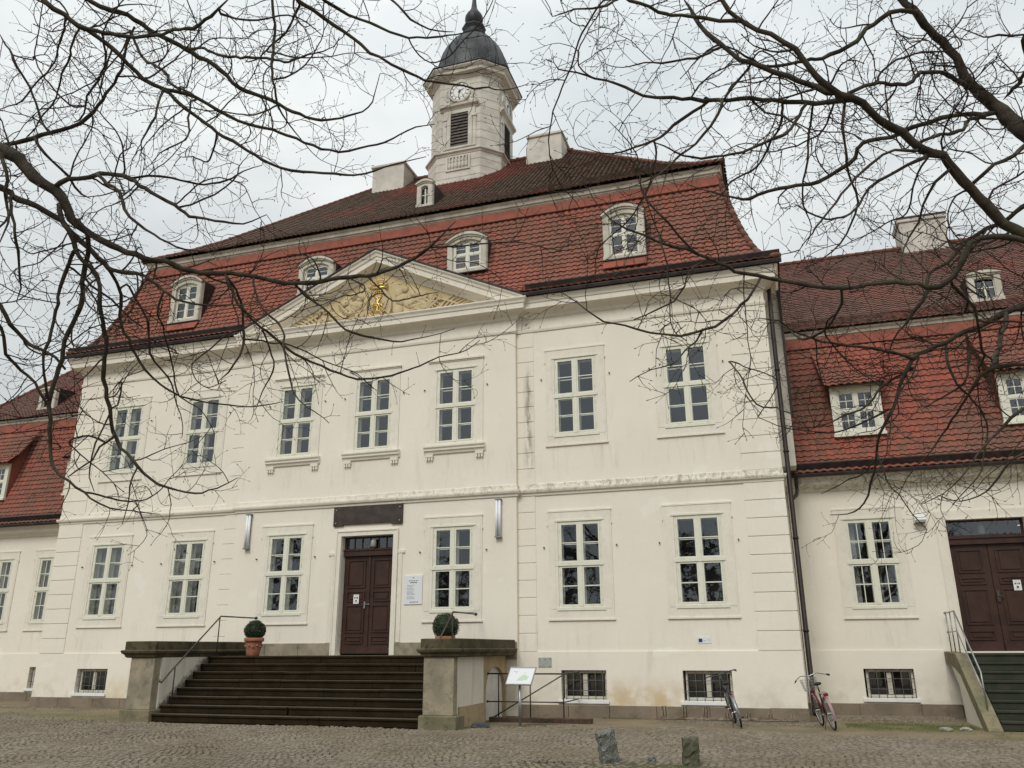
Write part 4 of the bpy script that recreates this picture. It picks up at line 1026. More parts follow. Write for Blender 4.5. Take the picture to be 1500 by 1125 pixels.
for s_ in (-1, 1):
    # pedestal shaft + base
    m = MB(); m.box(*sorted((s_ * 3.92, s_ * 4.70)), -4.42, -4.17, .30, 1.62); bevel(S('pedestal', m, M['stone']), .015)
    m = MB(); m.box(*sorted((s_ * 3.84, s_ * 4.80)), -4.50, -3.92, -.05, .30); bevel(S('pedestal_base', m, M['base_mossy']), .03)
    # cap: moulding + coping slab running back to the wall
    m = MB(); a, b = sorted((s_ * 3.86, s_ * 4.88))
    ym = [(a, RY - .06), (a, -4.50), (b, -4.50), (b, RY - .06)]
    m.sweep(ym, [(-.06, 1.60), (-.02, 1.62), (.0, 1.68), (.06, 1.72), (.08, 1.78), (.05, 1.80), (.0, 1.80), (.0, 2.02), (-.05, 2.03)], caps=False)
    m.face([(a + .05, -4.45, 2.03), (b - .05, -4.45, 2.03), (b - .05, RY - .06, 2.03), (a + .05, RY - .06, 2.03)])
    m.face([(a + .06, RY - .06, 1.60), (b - .06, RY - .06, 1.60), (b - .06, -4.44, 1.60), (a + .06, -4.44, 1.60)])
    bevel(S('coping', m, M['cap'], merge=True), .01)
    # cheek wall, with the arched cellar passage at the back
    m = MB(); xi, xo = s_ * 3.88, s_ * 4.62
    m.box(*sorted((xi, xo)), -4.165, -2.12, -.05, 1.605); S('cheek_wall', m, M['cheek'])
    m = MB(); m.box(*sorted((s_ * 4.621, s_ * 4.66)), -3.915, -2.10, -.05, .46); S('cheek_foot', m, M['cheek_ochre'])
    m = MB(); xo2 = s_ * 4.60
    ay0, ay1, ayr = -1.88, -.26, .55     # arch opening
    r = (ay1 - ay0) / 2; cy = (ay0 + ay1) / 2; zs = 1.32 - r * .75
    arc = [(cy + r * math.cos(t), zs + r * .75 * math.sin(t)) for t in [math.pi * i / 14 for i in range(15)]]     # from ay1 to ay0
    pts_r = [(RY, -.05), (RY, 1.60)]
    # strips between arch and rectangle
    for (p, q) in zip(arc, arc[1:]): m.face([(xo2, p[0], p[1]), (xo2, q[0], q[1]), (xo2, q[0], 1.60), (xo2, p[0], 1.60)])
    m.face([(xo2, ay1, -.05), (xo2, RY, -.05), (xo2, RY, 1.6), (xo2, ay1, 1.6)]); m.face([(xo2, -2.12, -.05), (xo2, ay0, -.05), (xo2, ay0, 1.6), (xo2, -2.12, 1.6)])
    xin = s_ * 3.2
    full = [(ay1, -.05)] + arc + [(ay0, -.05)]
    for p, q in zip(full, full[1:]): m.face([(xo2, p[0], p[1]), (xin, p[0], p[1]), (xin, q[0], q[1]), (xo2, q[0], q[1])])
    m.face([(s_ * 3.88, -2.12, 1.4), (s_ * 3.88, RY, 1.4), (s_ * 3.88, RY, 1.6), (s_ * 3.88, -2.12, 1.6)])
    S('arched_passage_wall', m, M['cheek_ochre'], recalc=False)
    m = MB(); m.face([(s_ * 4.50, ay0 - .1, -.05), (s_ * 4.50, ay1 + .1, -.05), (s_ * 4.50, ay1 + .1, 1.5), (s_ * 4.50, ay0 - .1, 1.5)]); S('cellar_door', m, M['greyplaster'], recalc=False)
    # iron handrail
    x = 3.80 if s_ > 0 else -3.56
    m = MB()
    top = [(x, -.55, LZ + 1.12), (x, -2.28, LZ + 1.12), (x, -4.02 if s_ > 0 else -4.22, 1.36 if s_ > 0 else 1.22)] + ([(x, -4.42, 1.04), (x, -4.50, .98), (x, -4.56, 1.0), (x, -4.565, 1.06)] if s_ < 0 else [])
    m.tube(top, .021, 8)
    for yy, zb, zt in ((-2.32, LZ, LZ + 1.10), (-4.02, 2 * RS, 1.34)): m.tube([(x, yy, zb), (x, yy, zt)], .017, 8)
    m.blob((x, -.53, LZ + 1.12), (.05, .05, .05), 10)
    S('handrail', m, M['iron'], smooth=True)

# ================================================================== WING STAIRCASE
ws = thing('wing_staircase', (17.85, .6, 0), 'narrow mossy flight of steps with iron railing up to the door of the right wing', 'staircase')
def S2(name, mb, mats, parent=None, **k):
    mb.v = [(v[0] - 17.85, v[1] - .6, v[2]) for v in mb.v]; return put(name, mb, mats, parent or ws, **k)
wx0, wx1 = 16.62, 19.1
m = MB()
for i in range(8):
    y0 = -1.55 + i * .31; z1 = RS * (i + 1); ye = y0 + .36 if i < 7 else 2.46
    m.box(wx0, wx1, y0 + .02, ye, z1 - RS, z1 - .055); m.box(wx0, wx1, y0 - .012, ye, z1 - .0545, z1)
M['steps2'] = simple('green_step_stone', (0.045, 0.045, 0.032), (0.03, 0.036, 0.02), 3, .85, .4)
bevel(S2('steps', m, M['steps2']), .01)
pr = [(2.46, 1.66), (.85, 1.62), (-1.75, .02), (-1.75, -.1), (-1.30, -.1), (.6, 1.10), (1.2, 1.25), (2.46, 1.42)]
for s_, x0, x1 in ((-1, 16.30, 16.60), (1, 19.12, 19.42)):
    m = MB(); m.prism(pr, x0, x1, 'x'); bevel(S2('stringer', m, M['base_mossy']), .015)
    m = MB(); m.prism([(2.46, 1.42), (1.2, 1.25), (.6, 1.10), (-1.30, -.1), (2.0, -.1), (1.3, .55), (1.25, .9), (1.6, 1.05), (2.46, 1.2)] if False else [(1.9, 1.33), (1.2, 1.24), (.6, 1.09), (-1.0, .08), (-1.0, -.1), (.9, -.1), (1.15, .85), (1.5, 1.05)], x0 + .04, x1 - .04, 'x'); S2('cheek_wall', m, M['cheek'])
m = MB(); x = 16.45
tp = [(x, 2.25, 2.66), (x, .95, 2.66), (x, -1.15, 1.22), (x, -1.2, .42)]
m.tube(tp, .02, 8); m.tube([(x, 2.25, 2.16), (x, .95, 2.16), (x, -1.0, .86)], .014, 8)
for yy in (2.2, 1.6, .97): m.tube([(x, yy, 1.62), (x, yy, 2.66)], .015, 8)
m.blob((x, 2.28, 2.66), (.04, .04, .04), 8); m.blob((x, 2.28, 2.16), (.035, .035, .035), 8)
S2('handrail', m, M['galv'], smooth=True)

# ================================================================== GROUND
def mk_ground():
    t = NT('ground_sand'); x, y, z = t.xyz()
    c = t.mix(t.step(t.noise(.9, detail=7), .3, .7), (0.25, 0.20, 0.13), (0.18, 0.147, 0.096))
    c = t.mix(t.math('MULTIPLY', t.step(t.noise(22, detail=8, rough=.8), .45, .7), .5), c, (0.13, 0.108, 0.075))
    g = t.step(t.noise(1.5, detail=7, rough=.7), .46, .62)
    ell = lambda cx, cy, rx, ry, s: t.math('SUBTRACT', 1.0, t.step(t.math('SQRT', t.math('ADD', t.math('POWER', t.math('DIVIDE', t.math('SUBTRACT', x, cx), rx), 2.0), t.math('POWER', t.math('DIVIDE', t.math('SUBTRACT', y, cy), ry), 2.0))), s, 1.25))
    mask = t.math('MAXIMUM', ell(15.0, -.9, 2.2, 1.5, .35), ell(5.3, -3.1, 1.5, .5, .4))
    mask = t.math('MAXIMUM', mask, ell(17.0, -3.2, 1.5, .6, .3)); mask = t.math('MAXIMUM', mask, t.math('MULTIPLY', ell(-9, -3.4, 5, 1.2, .3), .6))
    mm = t.math('MULTIPLY', mask, t.math('ADD', t.math('MULTIPLY', g, .6), .4))
    c = t.mix(mm, c, t.mix(t.step(t.noise(14, detail=5), .4, .6), (0.085, 0.10, 0.022), (0.14, 0.15, 0.04)))
    t.col(c); t.rough(.95); t.spec(.15)
    t.bump(t.math('ADD', t.noise(40, detail=7), t.math('MULTIPLY', t.noise(4, detail=5), 2.5)), .6, .02); return t.m
M['ground'] = mk_ground()
g = MB(); S_ = 450
g.face([(-S_, -S_, -.012), (S_, -S_, -.012), (S_, S_, -.012), (-S_, S_, -.012)])
struct(put('ground', g, M['ground'])); bpy.data.objects['ground'].location = (0, 0, 0)
# cobbled forecourt: every stone modelled in one sheet of paving
def cob_edge(x):      # northern border of the paving
    P = [(-30, -3.2), (-10.6, -3.0), (-4.6, -4.9), (-3.8, -4.62), (3.9, -4.62), (4.9, -4.62), (5.2, -3.3), (7.4, -2.75), (9.8, -3.0), (12.7, -3.35), (15.3, -3.9), (26, -4.2)]
    for (a, b), (c_, d_) in zip(P, P[1:]):
        if a <= x <= c_: return b + (d_ - b) * (x - a) / (c_ - a)
    return -4.0
def mk_cob():
    t = NT('cobblestone'); r = t.attr('rnd')
    c = t.mix(r, (0.175, 0.146, 0.11), (0.27, 0.23, 0.175))
    c = t.mix(t.math('MULTIPLY', t.step(t.noise(.45, detail=6, rough=.7), .42, .66), .65), c, (0.17, 0.135, 0.085))
    c = t.mix(t.math('MULTIPLY', t.step(t.noise(35, detail=5), .45, .75), .2), c, (0.10, 0.085, 0.07))
    t.col(c); t.rough(.8); t.spec(.3); t.bump(t.noise(40, detail=4), .3, .004); return t.m
M['cob'] = mk_cob()
M['joint'] = simple('sandy_joint', (0.05, 0.038, 0.022), (0.032, 0.026, 0.015), 3, .95, .5, 40)
random.seed(99)
cb = MB(); sx, sy = .115, .105
yy = -2.7; row = 0
while yy > -17.0:
    xw = -15.5 if yy > -9.5 else -8
    xx = xw + random.random() * sx
    while xx < (20.5 if yy > -8 else 16.5):
        wv = .10 * math.sin(xx * 1.35 + .4) * (1 if True else 0)      # segmental arcs
        arc = .34 * abs(math.sin((xx) * math.pi / 2.3))
        cx, cy = xx + random.uniform(-.009, .009), yy - arc + random.uniform(-.008, .008)
        lw = sx * random.uniform(.39, .45); lh = sy * random.uniform(.38, .44)
        if cy < cob_edge(cx) + random.uniform(-.12, .1) and not (abs(cx) < 4.9 and cy > -4.6):
            if random.random() < .985:
                h = .024 + random.uniform(-.008, .008) + .012 * math.sin(cx * .9) * math.sin(cy * 1.1); cb.r = random.random()
                j = lambda: random.uniform(-.008, .008)
                sl = math.atan(.34 * math.pi / 2.3 * math.cos(cx * math.pi / 2.3) * (1 if math.sin(cx * math.pi / 2.3) > 0 else -1)) * -1
                ca, sa = math.cos(sl), math.sin(sl)
                def pt(a, b, z): return (cx + a * ca - b * sa, cy + a * sa + b * ca, z)
                bt = [pt(-lw + j(), -lh + j(), -.006), pt(lw + j(), -lh + j(), -.006), pt(lw + j(), lh + j(), -.006), pt(-lw + j(), lh + j(), -.006)]
                q = .74; tl = [pt((-lw) * q + j() * .5, (-lh) * q, h + j() * .3), pt(lw * q, -lh * q + j() * .5, h + j() * .3), pt(lw * q + j() * .5, lh * q, h + j() * .3), pt(-lw * q, lh * q + j() * .5, h + j() * .3)]
                cb.idx(bt + tl, [(0, 1, 5, 4), (1, 2, 6, 5), (2, 3, 7, 6), (3, 0, 4, 7), (4, 5, 6, 7)])
        xx += sx * random.uniform(.95, 1.08)
    yy -= sy; row += 1
struct(put('cobblestone_paving', cb, M['cob'], attr=True, recalc=False))
jb = MB(); xs = [-30 + i * .5 for i in range(113)]
for a, b in zip(xs, xs[1:]): jb.face([(a, -17.2, -.007), (b, -17.2, -.007), (b, cob_edge(b) + .03, -.007), (a, cob_edge(a) + .03, -.007)])
struct(put('paving_bed', jb, M['joint'], recalc=False))

# pebble strip along the wall
random.seed(4); pb = MB()
def pebble(x, y, s, z=0):
    pb.r = random.random(); n = 5; ph = random.random() * 6
    b = [(x + s * random.uniform(.8, 1.2) * math.cos(ph + 2 * math.pi * i / n), y + s * random.uniform(.6, 1.1) * math.sin(ph + 2 * math.pi * i / n), z - .015) for i in range(n)]
    t_ = (x + random.uniform(-.2, .2) * s, y + random.uniform(-.2, .2) * s, z + s * random.uniform(.4, .8)); 
    mids = [((p[0] + t_[0]) / 2 * 1 + (p[0] - t_[0]) * .25, (p[1] + t_[1]) / 2 + (p[1] - t_[1]) * .25, z + s * .35) for p in b]
    pb.idx(b + mids + [t_], [(i, (i + 1) % n, n + (i + 1) % n, n + i) for i in range(n)] + [(n + i, n + (i + 1) % n, 2 * n) for i in range(n)])
for _ in range(2600):
    x = random.uniform(8.9, 12.9); y = -.15 - abs(random.gauss(0, .42)) * (1.2 if x > 10 else .6) - .25
    if y > -1.7: pebble(x, y, random.uniform(.012, .035))
for _ in range(1500):
    x = random.uniform(12.9, 16.2); y = 2.35 - abs(random.gauss(0, .8)) - .1
    if y > -.8: pebble(x, y, random.uniform(.015, .045))
for _ in range(300):
    x = random.uniform(-14, -5); y = -.2 - abs(random.gauss(0, .5)); pebble(x, y, random.uniform(.012, .03))
o = put('gravel', pb, M['cob'], attr=True, recalc=False)
tag(o, 'loose pebbles lying along the foot of the walls', 'gravel', kind='stuff')

# grass: bottom edge, tufts by the staircase and along the walls
random.seed(5); gb = MB()
def blade(x, y, h, z=0):
    a = random.random() * 6.28; w_ = random.uniform(.002, .005); l = random.uniform(.1, .7) * h; c_, s__ = math.cos(a), math.sin(a); gb.r = random.random()
    gb.idx([(x - s__ * w_, y + c_ * w_, z), (x + s__ * w_, y - c_ * w_, z), (x + c_ * l * .4 + s__ * w_ * .6, y + s__ * l * .4 - c_ * w_ * .6, z + h * .6), (x + c_ * l * .4 - s__ * w_ * .6, y + s__ * l * .4 + c_ * w_ * .6, z + h * .6), (x + c_ * l, y + s__ * l, z + h * .95)], [(0, 1, 2, 3), (3, 2, 4)])
for _ in range(26000):
    x = random.uniform(8.2, 11.9); y = random.uniform(-11.0, -9.02)
    e = -9.1 - .28 * abs(x - 9.9) - .12 * math.sin(x * 5)
    if y < e + random.gauss(0, .05) and math.sin(x * 3.1 + y * 2) + random.random() * 1.6 > -.2: blade(x, y, random.uniform(.015, .05))
for (x0, x1, y0, y1, n) in ((4.9, 6.6, -3.6, -2.6, 1500), (4.7, 7.0, -2.7, -2.4, 400), (13.4, 16.2, -2.2, .4, 7000), (16.2, 18.6, -3.6, -2.0, 1600), (7.3, 9.6, -.42, -.10, 1300), (9.6, 12.6, -.9, -.3, 900), (-12, -5, -.5, -.15, 500), (-12.4, -5.2, -4.0, -2.2, 1200)):
    for _ in range(n): 
        x, y = random.uniform(x0, x1), random.gauss((y0 + y1) / 2, (y1 - y0) / 4)
        if math.sin(x * 2.7) * math.cos(y * 3.3) + random.random() > .2: blade(x, y, random.uniform(.01, .035))
def mk_grass():
    t = NT('grass_blades'); t.col(t.mix(t.attr('rnd'), (0.05, 0.075, 0.016), (0.13, 0.14, 0.045))); t.rough(.7); return t.m
o = put('grass', gb, mk_grass(), attr=True, recalc=False); tag(o, 'short green grass around the granite bollards and by the stair foot', 'grass', kind='stuff')
def mk_turf():
    t = NT('turf'); t.col(t.mix(t.step(t.noise(9, detail=6), .4, .6), (0.06, 0.075, 0.02), (0.085, 0.07, 0.035))); t.rough(.95); t.bump(t.noise(40, detail=6), .8, .02); return t.m
tf = MB(); n = 26; pts = []
for i in range(n + 1):
    x = 8.0 + 4.0 * i / n; pts.append((x, -9.16 - .28 * abs(x - 9.9) - .06 * math.sin(x * 7)))
for a, b in zip(pts, pts[1:]): tf.face([(a[0], -13, .028), (b[0], -13, .028), (b[0], b[1], .028), (a[0], a[1], .028)]); tf.face([(a[0], a[1], .028), (b[0], b[1], .028), (b[0], b[1] + .08, -.01), (a[0], a[1] + .08, -.01)])
struct(put('grass_verge', tf, mk_turf(), recalc=False))
# dead leaves
lv = MB(); random.seed(8)
for _ in range(420):
    x = random.uniform(-11, 16); y = random.uniform(-9.5, -.4); s = random.uniform(.012, .03)
    if abs(x) < 4.95 and y > -4.55: continue
    a = random.random() * 6.28; v = [(x + s * math.cos(a + k * 1.57), y + s * .7 * math.sin(a + k * 1.57), .03 + random.uniform(0, .012)) for k in range(4)]; lv.face(v)
for x, y, n in ((1.4, -9.3, 60), (8.4, -9.6, 90), (-2.4, -7.4, 40), (14.4, .2, 50)):
    for _ in range(n):
        xx, yy = random.gauss(x, .22), random.gauss(y, .10); s = random.uniform(.012, .028); a = random.random() * 6.28
        lv.face([(xx + s * math.cos(a + k * 1.57), yy + s * .7 * math.sin(a + k * 1.57), .03 + random.uniform(0, .02)) for k in range(4)])
o = put('fallen_leaves', lv, simple('dead_leaf', (0.09, 0.05, 0.025), (0.05, 0.03, 0.018), 20), recalc=False); tag(o, 'scattered brown fallen leaves on the paving', 'leaves', kind='stuff')

# manhole cover
mc = MB(); n = 40; R0 = .40
mc.lathe([(0, .012), (.33, .012), (.335, .006), (.345, .006), (.35, .014), (R0, .014), (R0 + .005, -.02)], n=n, cap=False)
for k in range(6): mc.box(-.22, .22, -.18 + k * .07, -.16 + k * .07, .0125, .018)
mm_ = put('manhole_cover', mc, simple('manhole_stone', (0.24, 0.20, 0.145), (0.19, 0.16, 0.12), 6, .9, .4), loc=(9.62, -2.62, 0)); tag(mm_, 'round manhole cover in the sandy strip between the bollards and the wall', 'manhole cover')

# ================================================================== BOLLARD STONES
def stone_post(name, loc, w, d, h, tilt, mat, label, cat, rz=0.0, seed=1, group=None, taper=.9, rough_=.012):
    rnd = random.Random(seed); m = MB(); nz = 9; nn = 5
    ring_ = []
    for k in range(nn): ring_.append((-1 + 2 * k / nn, -1))
    for k in range(nn): ring_.append((1, -1 + 2 * k / nn))
    for k in range(nn): ring_.append((1 - 2 * k / nn, 1))
    for k in range(nn): ring_.append((-1, 1 - 2 * k / nn))
    n = len(ring_); v = []
    for i in range(nz + 1):
        t_ = i / nz; s = 1 + (taper - 1) * t_
        for (a, b) in ring_:
            c_ = .93 if abs(a) + abs(b) > 1.9 else 1
            v.append((a * w / 2 * s * c_ + rnd.gauss(0, rough_), b * d / 2 * s * c_ + rnd.gauss(0, rough_), -.1 + (h + .1) * t_ + (a * .05 * w if i == nz else 0) + (rnd.gauss(0, rough_) if i else 0)))
    fs = [(i * n + k, i * n + (k + 1) % n, (i + 1) * n + (k + 1) % n, (i + 1) * n + k) for i in range(nz) for k in range(n)]
    v.append((0, 0, h + .01)); fs += [(nz * n + k, nz * n + (k + 1) % n, len(v) - 1) for k in range(n)]
    m.idx(v, fs); o = put(name, m, mat); o.location = loc; o.rotation_euler = (tilt[0], tilt[1], rz)
    return tag(o, label, cat, group)
stone_post('stone_bollard', (9.37, -9.2, 0), .30, .24, .50, (R_(4), R_(-10), 0), M['granite'], 'tilted speckled grey granite bollard, leaning left on the grass edge', 'bollard', rz=R_(28), seed=3, group='old stone bollards on the grass edge')
stone_post('stone_bollard', (10.66, -9.2, 0), .25, .26, .42, (R_(-1), R_(1.5), 0), M['mossy_post'], 'upright mossy green and brown stone bollard with a flat top', 'bollard', rz=R_(10), seed=9, group='old stone bollards on the grass edge', taper=.98)
stone_post('stone_stump', (10.02, -9.05, 0), .13, .12, .11, (0, 0, 0), M['granite'], 'small broken stone stump between the two bollards', 'stone', rz=.5, seed=12, rough_=.008)
m = MB(); rnd = random.Random(5); m.blob((0, 0, 0), (.24, .13, .11), 12); m.v = [(p[0] + rnd.gauss(0, .012), p[1] + rnd.gauss(0, .012), p[2] + rnd.gauss(0, .008)) for p in m.v]
o = put('dark_stone', m, simple('slate_grey_stone', (0.055, 0.06, 0.065), (0.09, 0.09, 0.085), 9, .9, .4), loc=(5.12, -3.72, .02)); tag(o, 'low dark grey stone lying at the foot of the right staircase pedestal', 'stone')
# pale stones by the wing stair
for i, (x, y, s) in enumerate(((15.45, -1.75, .16), (15.86, -1.62, .13))):
    m = MB(); rnd = random.Random(i + 40); m.blob((0, 0, 0), (s, s * .6, .055), 10); m.v = [(p[0] + rnd.gauss(0, .012), p[1] + rnd.gauss(0, .012), p[2] + rnd.gauss(0, .006)) for p in m.v]
    o = put('pale_stone', m, simple('pale_stone', (0.34, 0.32, 0.26), (0.22, 0.21, 0.16), 9, .9, .4), loc=(x, y, .02))
    tag(o, ('larger flat pale stone on the moss left of the wing stair foot', 'smaller pale stone lying right beside the wing stair foot')[i], 'stone', 'pale stones by the wing stair')

# ================================================================== CELLAR STAIR RAILING + BRICK EDGE
rl = thing('iron_railing', (5.8, -1.15, 0), 'low iron railing with diagonal bar around the cellar stair beside the pedestal', 'railing')
m = MB(); Yr = -1.75
def rp(x, z): return (x - 5.8, Yr + 1.15, z)
for x in (4.91, 5.78, 6.67): m.tube([rp(x, .0), rp(x, 1.16)], .018, 8)
m.tube([rp(4.58, 1.16), rp(6.67, 1.16)], .02, 8); m.tube([rp(4.58, .47), rp(6.67, .47)], .016, 8); m.tube([rp(4.72, .06), rp(6.64, 1.12)], .016, 8)
m.tube([rp(6.67, 1.16), (6.67 - 5.8, 1.1, 1.16)], .02, 8); m.tube([rp(6.67, .47), (6.67 - 5.8, 1.1, .47)], .016, 8)
m.blob(rp(4.60, 1.16), (.04, .04, .04), 8); m.blob(rp(4.60, .47), (.035, .035, .035), 8)
put('rail', m, M['iron'], rl, smooth=True)
be = MB(); random.seed(2)
x = 4.72
while x < 7.35: be.box(x + .003, x + .068, -1.98, -1.70, -.05, .10 + random.uniform(-.006, .006)); x += .071
o = bevel(put('brick_edging', be, M['brick']), .005, 1); tag(o, 'row of dark red bricks edging the cellar stairwell below the railing', 'brick edging')

# ================================================================== INFO LECTERN
ip = thing('info_lectern', (6.08, -3.6, 0), 'slanted white information panel on a steel post in front of the railing', 'sign')
m = MB(); m.tube([(0, 0, -.05), (0, 0, 1.02)], .034, 12); m.lathe([(.05, 0), (.05, .03), (.035, .035)], n=12); put('post', m, M['galv'], ip, smooth=True)
Rz = Matrix.Rotation(R_(-9), 3, 'Z'); Rt = Matrix.Rotation(R_(-52), 3, 'X')
def panel_pts(x0, x1, y0, y1, z): return [Rz @ (Matrix.Rotation(R_(52), 3, 'X') @ Vector(p)) + Vector((0.03, -.02, 1.17)) for p in ((x0, y0, z), (x1, y0, z), (x1, y1, z), (x0, y1, z))]
def pslab(mb, x0, x1, y0, y1, z0, z1):
    a = panel_pts(x0, x1, y0, y1, z0); b = panel_pts(x0, x1, y0, y1, z1); mb.idx(a + b, [(0, 3, 2, 1), (4, 5, 6, 7), (0, 1, 5, 4), (1, 2, 6, 5), (2, 3, 7, 6), (3, 0, 4, 7)])
m = MB(); pslab(m, -.345, .345, -.25, .25, -.025, 0); fr = put('panel_frame', m, M['galv'], ip)
m = MB(); pslab(m, -.325, .325, -.23, .23, .001, .004); bd = put('panel', m, M['paper'], ip)
m = MB()
for (x0, x1, y0, y1) in ((-.04, .20, -.12, -.06), (.0, .22, -.06, -.02), (.05, .16, -.02, .02), (-.08, .1, -.14, -.12)): pslab(m, x0, x1, y0, y1, .0045, .006)
put('printed_map', m, M['inkg'], bd)
m = MB()
for (x0, x1, y0, y1) in ((-.325, .325, .205, .23), (-.14, -.12, .06, .085), (.08, .10, .07, .085), (-.22, -.1, .11, .118)): pslab(m, x0, x1, y0, y1, .0045, .006)
put('printed_text', m, M['ink'], bd)

# ================================================================== WALL-MOUNTED THINGS
def board(name, x, y, z, w_, h_, d_, mat, label, cat, lines=(), ink='ink', bev=.004):
    o = MB(); o.box(-w_ / 2, w_ / 2, -d_, 0, -h_ / 2, h_ / 2); r = bevel(put(name, o, mat, loc=(x, y, z)), bev, 1); tag(r, label, cat)
    if lines:
        by = {}
        for (a, b, c_, d, k) in lines: by.setdefault(k, []).append((a, b, c_, d))
        for k, L_ in by.items():
            l = MB()
            for a, b, c_, d in L_: l.box(a, b, -d_ - .003, -d_ - .0005, c_, d)
            put('printing', l, M[k], r)
    return r
# name plaque over the door: dark with four fixing studs
pq = MB(); pq.prism([(-1.21, -.31), (-.86, -.31), (-.86, -.27), (.84, -.27), (.84, -.32), (1.21, -.32), (1.21, .31), (-1.21, .31)], -.07, 0, 'y')
pqo = bevel(put('name_plaque', pq, M['plaque'], loc=(0, RY, 5.84)), .006, 1); tag(pqo, 'dark brown plaque with four studs above the main door', 'plaque')
m = MB()
for x in (-1.12, 1.12):
    for z in (-.22, .2): m.blob((x, -.075, z), (.028, .02, .028), 8)
put('stud', m, M['galv'], pqo, smooth=True)
rnd = random.Random(6); ln = []
# the notice board lettering is too small to read: rows of uneven word marks
def words(x0, x1, z, h, k='ink', gap=.018):
    x = x0; out = []
    while x < x1 - .02:
        w_ = rnd.uniform(.02, .07); e = min(x + w_, x1); out.append((x, e, z, z + h, k)); x = e + gap * rnd.uniform(.4, 1)
    return out
nl = [(-.015, .02, .34, .37, 'inkd')] + words(-.15, .18, .25, .03) + words(-.10, .12, .20, .022, 'inkd')
for z, x1 in ((.13, .05), (.10, .0), (.05, -.02), (.02, .04), (-.01, .08), (-.06, .02), (-.09, .0), (-.12, .06), (-.15, .07), (-.21, .02), (-.24, .05), (-.27, .08)): nl += words(-.20, x1, z, .011)
nl += words(-.10, .18, -.37, .02, 'inkb')
board('notice_board', 1.64, RY, 3.50, .60, .86, .03, M['paper'], 'white notice board with small grey lines of text right of the main door', 'notice board', nl)
def lamp(x, label):
    o = thing('wall_lamp', (x, RY, 5.52), label, 'wall lamp', 'tall tubular wall lamps flanking the entrance')
    m = MB(); m.box(-.05, .05, -.05, 0, -.56, .56); put('mounting', m, M['galv'], o)
    m = MB()
    for dx in (-.045, .045): m.tube([(dx, -.10, -.53), (dx, -.10, .53)], .042, 12)
    put('glass_tube', m, simple('lamp_glass', (0.78, 0.80, 0.82), None, rough=.2), o, smooth=True)
    m = MB(); m.box(-.10, .10, -.15, 0.0, -.58, -.54); m.box(-.10, .10, -.15, 0, .54, .58); put('end_cap', m, M['galv'], o)
lamp(-4.38, 'tall tubular wall lamp left of the entrance, between second and third window'); lamp(4.38, 'tall tubular wall lamp right of the entrance beside the pilaster strip')
board('information_plate', 10.15, 0, 1.98, .36, .17, .012, M['paper'], 'small white plate with blue flag below the rightmost ground floor window', 'plate', [(-.15, -.05, -.05, .04, 'inkb')] + words(-.03, .06, -.02, .012) + words(.08, .16, -.0, .01, 'ink'))
gp = board('glass_plate', 5.71, 0 - .035, 1.42, .38, .26, .02, simple('frosted_plate', (0.42, 0.44, 0.40), (0.36, 0.38, 0.35), 9, .3), 'small frosted glass plate on four fixings above the railing', 'plate')
m = MB()
for x in (-.155, .155):
    for z in (-.1, .1): m.blob((x, -.03, z), (.016, .014, .016), 8)
m.blob((0, -.03, .09), (.02, .015, .02), 8); put('fixing', m, M['chrome'], gp, smooth=True)
def notice(x, y, z, label):
    L_ = words(-.07, .07, .10, .01) + [(-.065, -.03, .02, .065, 'inkd'), (-.018, .02, .02, .065, 'ink'), (.03, .065, .02, .065, 'inkd'), (-.025, .025, -.08, -.02, 'inkd')] + words(-.06, .06, -.11, .008)
    return board('paper_notice', x, y, z, .19, .28, .003, M['white'], label, 'notice', L_, bev=.0005)
notice(-.40, .062, 3.28, 'white paper notice taped to the left leaf of the main door')
notice(18.42, 2.684, 3.38, 'white paper notice on the right leaf of the wing door')
fl = thing('floodlight', (16.2, 2.5, 5.28), 'white floodlight box on the right wing wall beside the wing door', 'wall lamp')
m = MB(); m.prism([(0, .10), (-.20, .13), (-.28, -.06), (-.22, -.13), (0, -.12)], -.15, .15, 'x'); bevel(put('housing', m, M['white'], fl), .015)
m = MB(); m.prism([(-.02, -.125), (-.21, -.135), (-.21, -.15), (-.02, -.14)], -.12, .12, 'x'); put('lens', m, M['bluegrey'], fl)

